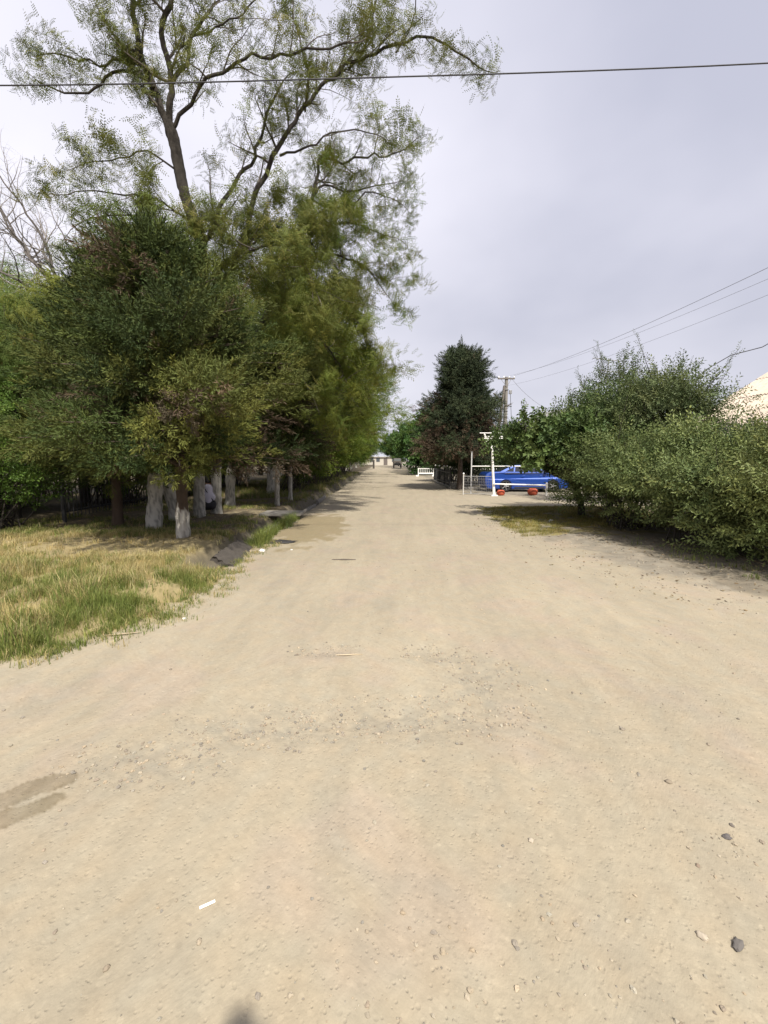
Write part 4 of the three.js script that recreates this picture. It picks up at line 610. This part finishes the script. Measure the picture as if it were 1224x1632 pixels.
{
  // whoever holds the camera: the raised hands and phone cast the round shadow at the lower edge
  const g = thing('person', 'person standing behind the camera, holding up a phone with both hands', 'person', [0.06, gy(0, 0.45), 0.42]);
  const H = 1.59, hx = -0.06; // height of the hands; the phone stands upright between them
  const hand = (s) => [[[hx + s * 0.075, H - 0.12, -0.37], [hx + s * 0.06, H - 0.04, -0.385], 0.03, 0.026], ...[0, 1, 2, 3].flatMap((f) => [[[hx + s * 0.062, H - 0.06 + f * 0.02, -0.388], [hx + s * 0.058, H - 0.045 + f * 0.022, -0.402], 0.009, 0.0085], [[hx + s * 0.058, H - 0.045 + f * 0.022, -0.402], [hx + s * 0.03, H - 0.04 + f * 0.022, -0.403], 0.0085, 0.0075]]), [[hx + s * 0.055, H - 0.06, -0.37], [hx + s * 0.02, H - 0.02, -0.375], 0.011, 0.009]];
  part('body', body([[[0, 1.6, -0.02], [0, 1.68, -0.03], 0.085, 0.095], [[0, 1.42, 0], [0, 1.58, -0.02], 0.058, 0.055], [[0, 1.34, 0], [0, 1.0, 0], 0.12, 0.125], [[-0.14, 1.4, 0], [0.14, 1.4, 0], 0.06], [[0, 1.62, -0.12], [0, 1.6, -0.135], 0.016, 0.014],
    ...[-1, 1].flatMap((s) => [[[s * 0.19, 1.4, 0], [s * 0.26, 1.16, -0.12], 0.05, 0.042], [[s * 0.26, 1.16, -0.12], [hx + s * 0.08, H - 0.13, -0.36], 0.04, 0.028], ...hand(s), [[s * 0.1, 0.95, 0], [s * 0.11, 0.5, -0.01], 0.085, 0.055], [[s * 0.11, 0.5, -0.01], [s * 0.12, 0.08, 0.02], 0.055, 0.04], [[s * 0.12, 0.05, 0.04], [s * 0.13, 0.04, -0.16], 0.042, 0.034], [[s * 0.093, 1.66, -0.02], [s * 0.1, 1.69, -0.02], 0.018]])], 110, [-0.95, -0.02, -1], [0.95, 1.86, 0.9], 0.02), skin, g);
  part('shirt', body([[[0, 1.36, 0], [0, 0.98, 0], 0.15, 0.15], [[-0.15, 1.39, 0], [0.15, 1.39, 0], 0.075], ...[-1, 1].map((s) => [[s * 0.19, 1.4, 0], [s * 0.245, 1.22, -0.09], 0.068, 0.06])], 56, [-0.45, 0.75, -0.45], [0.45, 1.6, 0.45], 0.05), std(0.3, 0.32, 0.36, 0.9), g);
  part('trousers', body([[[-0.07, 0.92, 0], [0.07, 0.92, 0], 0.13], ...[-1, 1].flatMap((s) => [[[s * 0.1, 0.92, 0], [s * 0.11, 0.5, -0.01], 0.1, 0.075], [[s * 0.11, 0.5, -0.01], [s * 0.12, 0.1, 0.02], 0.075, 0.065]])], 64, [-0.55, 0, -0.55], [0.55, 1.1, 0.55], 0.04), std(0.04, 0.045, 0.06, 0.9), g);
  part('hair', body([[[0, 1.71, -0.01], [0, 1.66, 0.03], 0.098, 0.08]], 36, [-0.15, 1.52, -0.15], [0.15, 1.85, 0.15], 0.03), hairM, g);
  for (const s of [-1, 1]) part('shoe', body([[[s * 0.12, 0.05, 0.05], [s * 0.13, 0.042, -0.18], 0.055, 0.045]], 28, [s * 0.125 - 0.2, -0.05, -0.3], [s * 0.125 + 0.2, 0.2, 0.15]), std(0.05, 0.045, 0.04, 0.6), g);
  const ph = thing('phone', 'dark phone held up at the camera position', 'phone', [0, 1.622, 0.026]); part('case', box(0.078, 0.16, 0.008, 0, 0, 0, 0.003), std(0.02, 0.02, 0.022, 0.3), ph); part('screen', box(0.07, 0.15, 0.001, 0, 0, 0.0048), std(0.01, 0.01, 0.012, 0.1), ph);
}
console.log('people');

// ---------------------------------------------------------------- blue car
{
  const g = thing('parked_car', 'shiny blue saloon car parked behind the white pipe barrier under the mulberry', 'car', [7.45, gy(7.4, -23.2) + 0.01, -23.2], 0.05);
  const paint = new THREE.MeshPhysicalMaterial({ color: C(0.015, 0.06, 0.3), roughness: 0.35, metalness: 0.25, clearcoat: 1, clearcoatRoughness: 0.05 }), glass = std(0.02, 0.022, 0.026, 0.08), black = std(0.02, 0.02, 0.02, 0.7), rubber = std(0.018, 0.018, 0.018, 0.9), alloy = std(0.45, 0.45, 0.46, 0.35, { metalness: 0.8 });
  const s = new THREE.Shape(); s.moveTo(-2.16, 0.34); s.quadraticCurveTo(-2.24, 0.6, -2.18, 0.78); s.quadraticCurveTo(-2.15, 0.95, -1.95, 0.97); s.lineTo(-1.3, 1.0); s.lineTo(0.95, 0.96); s.quadraticCurveTo(1.75, 0.88, 2.05, 0.74); s.quadraticCurveTo(2.24, 0.6, 2.18, 0.34); s.lineTo(2.1, 0.22); s.lineTo(1.64, 0.22);
  s.absarc(1.28, 0.31, 0.37, -0.25, Math.PI + 0.25, false); s.lineTo(-0.86, 0.22); s.absarc(-1.22, 0.31, 0.37, -0.25, Math.PI + 0.25, false); s.lineTo(-2.08, 0.22); s.closePath();
  const hull = new THREE.ExtrudeGeometry(s, { depth: 1.5, bevelEnabled: true, bevelSize: 0.07, bevelThickness: 0.09, bevelSegments: 4, curveSegments: 14 }); hull.translate(0, 0, -0.75);
  { const P = hull.attributes.position; for (let k = 0; k < P.count; k++) { const x = P.getX(k), y = P.getY(k), z = P.getZ(k), end = smooth(Math.abs(x), 1.5, 2.25); P.setZ(k, z * (1 - 0.14 * end * end) * (1 - 0.09 * smooth(y, 0.6, 1.05))); } hull.computeVertexNormals(); }
  part('body', hull, paint, g);
  const side = [[-1.62, 0.99], [-0.82, 1.36], [0.28, 1.39], [1.12, 0.96]], W0 = 0.74, W1 = 0.56, w = (y) => lerp(W0, W1, (y - 0.96) / 0.43);
  const prism = (pts, inset) => { const m = new MB(), c = pts.map(([x, y]) => [V(x, y, w(y) - inset), V(x, y, -w(y) + inset)]); for (const k of [0, 1]) for (let i = 1; i < pts.length - 1; i++) k ? m.tri(c[0][1], c[i][1], c[i + 1][1]) : m.tri(c[0][0], c[i + 1][0], c[i][0]); for (let i = 0; i < pts.length; i++) { const [a, b] = c[i], [d, e] = c[(i + 1) % pts.length]; m.tri(a, d, b); m.tri(b, d, e); } return m.geo(); };
  part('roof', prism([[-0.86, 1.34], [-0.82, 1.37], [0.25, 1.41], [0.34, 1.37]], -0.012), paint, g);
  part('cabin', prism(side, 0), paint, g);
  const pane = (name, pts, sd) => { const m = new MB(), q = pts.map(([x, y]) => V(x, y, sd * (w(y) + 0.006))); for (let i = 1; i < q.length - 1; i++) sd > 0 ? m.tri(q[0], q[i], q[i + 1]) : m.tri(q[0], q[i + 1], q[i]); return part(name, m.geo(), glass, g); };
  for (const sd of [-1, 1]) { pane('side_window', [[-0.72, 1.02], [-0.05, 1.01], [-0.05, 1.33], [-0.66, 1.32]], sd); pane('side_window', [[0.02, 1.01], [0.92, 1.0], [0.3, 1.33], [0.02, 1.33]], sd); pane('quarter_window', [[-1.3, 1.03], [-0.79, 1.02], [-0.74, 1.29]], sd); }
  const slope = (name, a, b, wi) => { const n = V(-(b[1] - a[1]), b[0] - a[0], 0).normalize().multiplyScalar(b[0] < a[0] ? -0.008 : 0.008), m = new MB(), A = V(a[0], a[1], w(a[1]) - wi).add(n), B = V(a[0], a[1], -w(a[1]) + wi).add(n), D = V(b[0], b[1], w(b[1]) - wi).add(n), E = V(b[0], b[1], -w(b[1]) + wi).add(n); m.tri(A, D, B); m.tri(B, D, E); part(name, m.geo(), glass, g); };
  slope('rear_window', [-1.52, 1.03], [-0.9, 1.32], 0.06); slope('windscreen', [0.38, 1.34], [1.03, 1.0], 0.06);
  for (const [x, z] of [[-1.22, 0.73], [-1.22, -0.73], [1.28, 0.73], [1.28, -0.73]]) {
    const wl = new THREE.Group(); wl.name = 'wheel'; wl.position.set(x, 0.31, z); g.add(wl); part('tyre', new THREE.TorusGeometry(0.235, 0.085, 10, 28).scale(1, 1, 1.15), rubber, wl);
    const rim = new MB(); for (let k = 0; k < 5; k++) { const a = k * 1.2566; rim.tube([V(0, 0, Math.sign(z) * 0.07), V(Math.cos(a) * 0.19, Math.sin(a) * 0.19, Math.sign(z) * 0.06)], [0.035, 0.022], 6); } part('rim', mergeGeometries([rim.geo(), new THREE.TorusGeometry(0.19, 0.018, 8, 24).translate(0, 0, Math.sign(z) * 0.05)]), alloy, wl); part('brake_disc', new THREE.CylinderGeometry(0.15, 0.15, 0.03, 20).rotateX(Math.PI / 2), black, wl);
  }
  part('rear_bumper', box(0.12, 0.2, 1.36, -2.19, 0.42, 0, 0.05), paint, g); part('front_bumper', box(0.12, 0.2, 1.36, 2.19, 0.42, 0, 0.05), paint, g); for (const sd of [-1, 1]) { part('side_skirt', box(1.6, 0.07, 0.04, 0.03, 0.24, sd * 0.83, 0.015), black, g); part('door_handle', box(0.16, 0.03, 0.03, -0.3, 0.86, sd * 0.83, 0.012), paint, g); part('door_handle', box(0.16, 0.03, 0.03, 0.62, 0.85, sd * 0.83, 0.012), paint, g); part('mirror', box(0.16, 0.11, 0.14, 0.85, 1.04, sd * 0.84, 0.04), paint, g); part('tail_light', box(0.06, 0.14, 0.26, -2.17, 0.76, sd * 0.56, 0.02), std(0.3, 0.02, 0.02, 0.2), g); part('headlight', box(0.08, 0.12, 0.3, 2.08, 0.64, sd * 0.52, 0.03), std(0.7, 0.7, 0.72, 0.1), g); part('belt_trim', box(2.0, 0.02, 0.01, -0.25, 0.985, sd * 0.775), alloy, g); }
}
// ---------------------------------------------------------------- gate, barriers, fences on the right
{
  const y = gy(5, -20);
  let g = thing('pergola_post', 'white pipe post with a bent ladder-like top beside the blue car', 'post', [4.99, y, -20.06]);
  part('post', new MB().tube([V(0.12, 0, 0), V(0.04, 1.1, 0), V(-0.02, 2.05, 0), V(-0.06, 2.22, 0)], [0.075, 0.06, 0.05, 0.05], 10).geo(), M.whitePaint, g); part('arm', new MB().tube([V(-0.06, 2.2, 0), V(-0.18, 2.4, 0), V(-0.42, 2.86, 0)], [0.05, 0.045, 0.04], 10).geo(), M.whitePaint, g); part('foot_plate', box(0.3, 0.04, 0.3, 0.12, 0.02, 0), M.whitePaint, g);
  [[2.28, -0.16, 0.22], [2.5, -0.36, 0.18], [2.64, -0.42, 0.24], [2.72, -0.4, 0.26], [2.88, -0.62, 0.2]].forEach(([h, a, b]) => part('rung', bar([a, h, 0.02], [b + 0.2, h, 0.02], 0.022), M.whitePaint, g));
  part('weld_ring', new THREE.TorusGeometry(0.058, 0.016, 6, 16).rotateX(Math.PI / 2).translate(0, 1.62, 0), M.galv, g); part('weld_ring', new THREE.TorusGeometry(0.058, 0.016, 6, 16).rotateX(Math.PI / 2).translate(0.01, 1.5, 0), M.galv, g);
  const pipe = (label, a, b, r, z) => { const m = part('barrier_pipe', bar([a[0], a[1], z], [b[0], b[1], z], r), M.whitePaint); tag(m, label, 'pipe', 'white pipes of the gate'); };
  pipe('upper white pipe running level through the bent post', [4.08, 1.37 + y], [6.5, 1.37 + y], 0.022, -20.16); pipe('lower white pipe running in front of the blue car', [5.06, 0.56 + y], [7.5, 0.5 + y], 0.032, -19.95);
  g = thing('barrier_post', 'short white post holding the end of the lower pipe', 'post', [7.5, y, -19.95]); part('post', bar([0, 0, 0], [0, 0.56, 0], 0.05, 10), M.whitePaint, g); part('cap', new THREE.SphereGeometry(0.055, 10, 8).translate(0, 0.57, 0), M.whitePaint, g);
  g = thing('thin_pole', 'thin pale pole standing under the conifer left of the bent post', 'pole', [4.32, y, -21.5]); part('shaft', bar([0, 0, 0], [0, 2.05, 0], 0.032), std(0.5, 0.5, 0.5, 0.6), g); part('cap', new THREE.CylinderGeometry(0.045, 0.045, 0.03, 10).translate(0, 2.06, 0), M.galv, g);
  g = thing('mesh_fence', 'low wire mesh fence between a pale stake and the bent post', 'fence', [3.74, y, -20.4]);
  part('stake', bar([0, 0, 0], [0, 1.0, 0], 0.028), std(0.55, 0.53, 0.5, 0.6), g); part('knob', new THREE.SphereGeometry(0.045, 10, 8).translate(0, 1.02, 0), M.whitePaint, g); part('top_rail', bar([0, 0.9, 0], [1.28, 0.9, 0.3], 0.013), M.galv, g); part('lower_rail', bar([0, 0.08, 0], [1.3, 0.08, 0.32], 0.013), M.galv, g);
  for (let k = 1; k < 16; k++) part('mesh_wire', bar([k * 0.08, 0.06, k * 0.08 * 0.24], [k * 0.08, 0.9, k * 0.08 * 0.24], 0.0045, 4), M.galv, g); for (let k = 1; k < 6; k++) part('mesh_wire', bar([0, 0.08 + k * 0.14, 0], [1.28, 0.08 + k * 0.14, 0.3], 0.0045, 4), M.galv, g);
  const red = std(0.42, 0.085, 0.04, 0.8), tyre = new THREE.LatheGeometry([[0.14, 0.02], [0.24, 0], [0.3, 0.06], [0.32, 0.15], [0.29, 0.25], [0.2, 0.3], [0.16, 0.27], [0.15, 0.12], [0.14, 0.02]].map(([a, b]) => new THREE.Vector2(a, b)), 26);
  for (const [x, label, s] of [[5.5, 'orange red tyre planter beside the white bent post', 0.85], [7.0, 'orange red tyre planter in the middle of the lower pipe', 1.05]]) { const p = thing('tyre_planter', label, 'planter', [x, gy(x, -20.35), -20.35], 0, 'painted tyre planters'); p.scale.set(s * 0.66, s * 1.0, s * 0.66); part('tyre', tyre, red, p); const tr = new MB(); for (let k = 0; k < 22; k++) { const a = k / 22 * 6.283; tr.tube([V(Math.cos(a) * 0.315, 0.07, Math.sin(a) * 0.315), V(Math.cos(a + 0.06) * 0.325, 0.15, Math.sin(a + 0.06) * 0.325), V(Math.cos(a) * 0.3, 0.24, Math.sin(a) * 0.3)], [0.012, 0.014, 0.012], 4); } part('tread', tr.geo(), red, p); part('soil', new THREE.CircleGeometry(0.17, 16).rotateX(-Math.PI / 2).translate(0, 0.22, 0), std(0.1, 0.08, 0.06, 1), p); }
  // kerb and dark picket fence round the conifer
  const kerb = (label, x, z, w, l) => { const m = part('kerb', box(w, 0.16, l, 0, 0.04, 0, 0.02), M.concrete); m.position.set(x, gy(x, z), z); tag(m, label, 'kerb', 'kerbs of the fenced garden'); };
  kerb('concrete kerb running along the road below the dark fence', 3.8, -29.3, 0.16, 8.8); kerb('short concrete kerb turning in under the conifer', 4.75, -24.85, 1.7, 0.16);
  const fence = (label, [x, z], turn, len, step, tips) => { const f = thing('picket_fence', label, 'fence', [x, gy(x, z) + 0.1, z], turn, 'dark picket fences of the garden'); for (let k = 0; k <= len + 0.01; k += 2.4) { part('post', box(0.06, 1.1, 0.06, k, 0.55, 0), M.darkMetal, f); part('ball', new THREE.SphereGeometry(0.06, 10, 8).translate(k, 1.15, 0), M.whitePaint, f); } part('rail', box(len, 0.04, 0.03, len / 2, 0.2, 0), M.darkMetal, f); part('rail', box(len, 0.04, 0.03, len / 2, 0.82, 0), M.darkMetal, f); for (let k = step; k < len; k += step) { const p = part('picket', box(0.035, 0.9, 0.016, k, 0.5, 0.026), M.darkMetal, f); if (tips) part('tip', new THREE.ConeGeometry(0.03, 0.08, 6).translate(k, 0.99, 0.026), M.whitePaint, p); } };
  fence('dark metal picket fence running away along the road kerb', [3.8, -25.0], Math.PI / 2, 8.4, 0.16, false); fence('dark picket fence with white tips behind the conifer trunk', [3.95, -27.2], 0, 4.0, 0.14, true);
  g = thing('white_railing', 'white painted railing on feet at the roadside below the round trees', 'railing', [3.45, gy(4, -44), -43.6]);
  for (const k of [0, 1.5]) { part('post', box(0.09, 0.85, 0.09, k, 0.42, 0), M.whitePaint, g); part('foot', box(0.3, 0.14, 0.3, k + (k ? 0 : -0.12), 0.07, 0.1, 0.02), M.whitePaint, g); } part('rail', box(1.6, 0.07, 0.06, 0.75, 0.8, 0.01), M.whitePaint, g); part('rail', box(1.6, 0.14, 0.06, 0.75, 0.32, 0.01), M.whitePaint, g); for (let k = 1; k < 8; k++) part('baluster', box(0.045, 0.42, 0.04, k * 0.1875, 0.56, 0), M.whitePaint, g);
}
{ // park fence of bars on the left
  const f = thing('bar_fence', 'dark bar fence in the shade behind the whitewashed trunks', 'fence', [-7.6, gy(-7.6, -10.2), -10.2], Math.PI / 2 + 0.05); const len = 14.4;
  for (let k = 0; k <= len; k += 2.4) part('post', box(0.07, 1.6, 0.07, k, 0.8, 0), M.darkMetal, f); part('rail', box(len, 0.04, 0.03, len / 2, 0.25, 0), M.darkMetal, f); part('rail', box(len, 0.04, 0.03, len / 2, 1.4, 0), M.darkMetal, f); for (let k = 0.15; k < len; k += 0.15) part('bar', bar([k, 0.1, 0.03], [k, 1.55, 0.03], 0.011, 5), M.darkMetal, f);
}
// ---------------------------------------------------------------- poles and wires
{
  const g = thing('utility_pole', 'grey concrete utility pole with a crossarm and a leaning wooden strut', 'pole', [9.9, 0, -36]);
  part('shaft', bar([0, -0.2, 0], [0, 8.3, 0], 0.2, 14, 0.13), M.concrete, g); part('strut', new MB().tube([V(-1.0, -0.2, 0.3), V(-0.6, 4, 0.25), V(-0.18, 7.6, 0.1)], [0.15, 0.14, 0.1], 10).geo(), M.oldWood, g);
  const arm = part('crossarm', box(1.35, 0.1, 0.1, -0.05, 8.15, 0.12, 0.01), M.oldWood, g); for (const x of [-0.66, -0.25, 0.2, 0.58]) { part('insulator', new THREE.LatheGeometry([[0, 0], [0.05, 0], [0.055, 0.05], [0.035, 0.09], [0.045, 0.13], [0, 0.17]].map(([a, b]) => new THREE.Vector2(a, b)), 10).translate(x, 8.2, 0.12), M.whitePaint, arm); }
  part('arm_brace', bar([-0.45, 8.1, 0.12], [0, 7.5, 0.14], 0.018), M.galv, g); part('arm_brace', bar([0.35, 8.1, 0.12], [0, 7.5, 0.14], 0.018), M.galv, g); for (const y of [7.3, 5.6, 3.4]) part('band', new THREE.TorusGeometry(0.175, 0.03, 6, 18).rotateX(Math.PI / 2).scale(1.1, 1, 1).translate(-0.02, y, 0), M.galv, g); part('switch_box', box(0.22, 0.3, 0.18, 0.32, 7.1, 0.1, 0.02), M.galv, g);
  part('timber_stub', new MB().tube([V(-0.35, 6.3, 0.15), V(-1.05, 7.0, 0.2)], [0.07, 0.06], 8).geo(), M.oldWood, g); part('timber_stub', new MB().tube([V(-0.55, 4.1, 0.25), V(-1.3, 4.7, 0.3)], [0.1, 0.09], 8).geo(), M.oldWood, g); part('down_cable', new MB().tube(spline([[0.3, 7.0, 0.15], [0.42, 5.5, 0.15], [0.55, 4, 0.1], [0.8, 3.2, 0.1]], 0.4), Array(40).fill(0.02), 5).geo(), M.cable, g);
  const wire = (label, pts, r, mat = M.wire) => { const s = spline(pts, 0.8), m = part('wire', new MB().tube(s, s.map(() => r), 5).geo(), mat); tag(m, label, 'wire', 'overhead wires'); };
  const span = (a, b, sag) => { const o = []; for (let k = 0; k <= 8; k++) { const t = k / 8; o.push([lerp(a[0], b[0], t), lerp(a[1], b[1], t) - sag * 4 * t * (1 - t), lerp(a[2], b[2], t)]); } return o; };
  wire('thick dark cable crossing the whole street overhead', [[-16, 7.0, -6.5], [-10, 6.74, -6.5], [-5.19, 6.68, -6.5], [0, 6.78, -6.5], [5.16, 6.95, -6.5], [11, 7.3, -6.5], [16, 7.6, -6.5]], 0.009, M.cable);
  wire('highest wire running from the pole towards the upper right', span([10.5, 8.4, -36], [12.4, 7.9, -2], 0.65), 0.008); wire('second wire running from the pole towards the upper right', span([10.1, 8.4, -36], [12.4, 7.35, -2], 0.7), 0.005); wire('lowest wire running from the pole towards the upper right', span([9.9, 7.6, -36], [12.4, 7.0, -2], 0.7), 0.005);
  wire('thin wire sloping from the pole down to the grey roof', span([10.2, 8.3, -36], [15.0, 5.7, -38], 0.5), 0.012); wire('slack wire at the foot of the pole leading to the grey roof', span([10.0, 4.7, -36], [15.2, 5.3, -38], 0.4), 0.014);
  wire('sagging cable dropping behind the upright tree beside the pale roof', [[9.6, 3.9, -14], [10.25, 4.6, -14], [10.7, 4.86, -13.8], [11.3, 5.0, -13.4], [11.9, 5.45, -13], [12.8, 6.2, -12], [14.4, 7.4, -10]], 0.013, M.cable);
  const an = thing('antenna_mast', 'thin mast with a small television antenna above the trees', 'antenna', [11.93, 0, -24]); part('mast', bar([0, 0, 0], [0.12, 7.05, 0], 0.03, 6), M.galv, an); part('boom', bar([-0.75, 7.08, 0], [0.7, 6.85, 0.2], 0.018, 5), M.galv, an); part('boom', bar([-0.2, 6.4, 0], [0.75, 6.3, 0.1], 0.018, 5), M.galv, an); for (const [x, y] of [[-0.68, 7.06], [-0.45, 7.03], [0.4, 6.9], [0.62, 6.86]]) part('element', bar([x, y, -0.22], [x, y, 0.4], 0.014, 4), M.galv, an);
  const tw = thing('dead_stem', 'bare upright stem poking out of the mulberry below the pole', 'stem', [8.1, 0, -25.5]); part('stem', new MB().tube([V(0, 0, 0), V(0.1, 2, 0), V(-0.05, 3.6, 0), V(0.12, 5.0, 0)], [0.05, 0.04, 0.025, 0.012], 6).geo(), M.oldWood, tw); part('twig', new MB().tube([V(0.05, 4.2, 0), V(0.2, 4.6, 0.1)], [0.012, 0.006], 4).geo(), M.oldWood, tw);
}
// ---------------------------------------------------------------- houses
{
  const wallM = std(0.6, 0.55, 0.47, 0.95, { bumpMap: plasterBump, bumpScale: 0.01, map: streak }), sheets = [[0.66, 0.56, 0.46], [0.7, 0.6, 0.5], [0.62, 0.53, 0.44]].map((c) => std(c[0], c[1], c[2], 0.85, { map: streak }));
  // corrugated sheet, 1.1 wide (x) and l long (z), thin
  const sheetGeo = (w, l) => { const g = new THREE.BoxGeometry(w, 0.012, l, 40, 1, 2), P = g.attributes.position; for (let k = 0; k < P.count; k++) P.setY(k, P.getY(k) + 0.024 * Math.cos(P.getX(k) / 0.17 * 6.283)); g.computeVertexNormals(); return g; };
  const h = thing('house', 'house with a pale corrugated sheet roof behind the bushes at the right edge', 'house', [18.5, 0, -13]);
  const eave = 2.45, ridge = 6.3, half = 6.1, z0 = -7.2, z1 = 8, slope = Math.atan2(ridge - eave, half), rows = 4, L = Math.hypot(ridge - eave, half) / rows, geo = sheetGeo(1.14, L + 0.16).rotateY(Math.PI / 2), r = mulberry(77);
  const roof = new THREE.Group(); roof.name = 'roof'; h.add(roof);
  for (const sd of [-1, 1]) for (let row = 0; row < rows; row++) for (let z = z0, c = 0; z < z1; z += 1.06, c++) { const m = part('roof_sheet', geo, sheets[Math.floor(r() * 3)], roof), t = (row + 0.5) / rows; m.position.set(sd * half * (1 - t), lerp(eave, ridge, t) + (rows - row) * -0.03 + 0.025 * r() + (c % 2) * 0.014, z + 0.5); m.rotation.z = -sd * slope + (r() - 0.5) * 0.012; }
  part('ridge_cap', bar([0, ridge + 0.06, z0 - 0.1], [0, ridge + 0.06, z1 + 0.2], 0.12, 8), sheets[0], roof);
  part('wall', box(half * 2 - 1.2, 2.7, z1 - z0 - 0.6, 0, 1.2, (z0 + z1) / 2), wallM, h); const gb = new THREE.Shape(); gb.moveTo(-half + 0.6, 2.52); gb.lineTo(half - 0.6, 2.52); gb.lineTo(0, ridge - 0.25); gb.closePath(); for (const z of [z0 + 0.32, z1 - 0.6]) part('gable', new THREE.ExtrudeGeometry(gb, { depth: 0.15, bevelEnabled: false }).translate(0, 0, z), wallM, h);
  for (const z of [-3, 2]) { const w = part('window', box(0.1, 1.3, 1.2, -half + 0.6, 1.5, z), std(0.7, 0.7, 0.7), h); part('pane', box(0.06, 1.1, 1.0, -half + 0.56, 1.5, z), std(0.03, 0.035, 0.04, 0.1), w); }
  const far = thing('house', 'distant house with a grey gabled roof rising over the mulberry', 'house', [16.2, 0, -41], 0.25); part('wall', box(6.4, 4.6, 6, 0, 2.2, 0), wallM, far);
  const fr = std(0.3, 0.3, 0.29, 0.8, { map: streak }), gs = new THREE.Shape(); gs.moveTo(-3.6, 4.3); gs.lineTo(0, 6.15); gs.lineTo(3.6, 4.3); gs.closePath(); part('gable', new THREE.ExtrudeGeometry(gs, { depth: 5.8, bevelEnabled: false }).translate(0, 0, -2.9), fr, far); for (const sd of [-1, 1]) part('roof_slope', box(4.15, 0.08, 6.8).rotateZ(-sd * Math.atan2(1.85, 3.6)).translate(sd * 1.85, 5.27, 0), fr, far); const win = part('window', box(1.2, 1.3, 0.1, -1.2, 2.4, 3.02), std(0.7, 0.7, 0.7), far); part('pane', box(1.0, 1.1, 0.06, -1.2, 2.4, 3.06), std(0.03, 0.035, 0.04, 0.1), win);
  const end = thing('end_building', 'pale low building closing the far end of the road', 'building', [-1.5, 0, -142]); part('wall', box(15, 2.5, 5, 0, 1.25, 0), std(0.45, 0.42, 0.36, 0.9), end); part('roof', box(15.8, 0.25, 5.8, 0, 2.62, 0, 0.04), std(0.4, 0.38, 0.36, 0.9), end); part('door', box(1.2, 2.2, 0.1, 2, 1.1, 2.52), std(0.12, 0.1, 0.09), end); for (const x of [-5, -2.4, -0.4, 4.6]) part('window', box(1.1, 1.2, 0.1, x, 1.7, 2.52), std(0.08, 0.09, 0.1, 0.2), end);
}
// ---------------------------------------------------------------- old truck far down the road
{
  const t = thing('parked_truck', 'small dark old truck parked far down the road on the right', 'truck', [2.7, gy(2.7, -88) + 0.02, -88.6]), b = std(0.07, 0.055, 0.04, 0.6), gl = std(0.16, 0.17, 0.17, 0.15), bl = std(0.02, 0.02, 0.02, 0.9);
  part('body', box(1.75, 0.75, 2.6, 0, 0.95, -0.4, 0.1), b, t); part('bonnet', box(1.4, 0.35, 1.0, 0, 1.15, 1.2, 0.1), b, t); const cab = part('cab', box(1.6, 0.75, 1.3, 0, 1.6, 0.1, 0.12), b, t); part('windscreen', box(1.36, 0.48, 0.04, 0, 1.66, 0.76), gl, cab); for (const s of [-1, 1]) { part('mudguard', box(0.34, 0.3, 1.1, s * 0.74, 0.85, 1.15, 0.08), b, t); part('headlight', new THREE.SphereGeometry(0.1, 10, 8).translate(s * 0.52, 1.02, 1.72), gl, t); for (const z of [1.1, -1.0]) part('wheel', new THREE.TorusGeometry(0.28, 0.12, 8, 18).rotateY(Math.PI / 2).translate(s * 0.72, 0.4, z), bl, t); } part('bumper', box(1.7, 0.16, 0.12, 0, 0.62, 1.78, 0.03), bl, t); part('grille', box(0.7, 0.36, 0.04, 0, 1.0, 1.72), bl, t);
  const p = thing('gate_post', 'dark short post at the far left edge of the road', 'post', [-2.0, 0, -84]); part('shaft', box(0.35, 1.5, 0.35, 0, 0.75, 0, 0.03), M.darkConcrete, p); part('cap', box(0.45, 0.1, 0.45, 0, 1.55, 0, 0.02), M.darkConcrete, p);
}
console.log('objects done');

renderer.render(scene, camera);
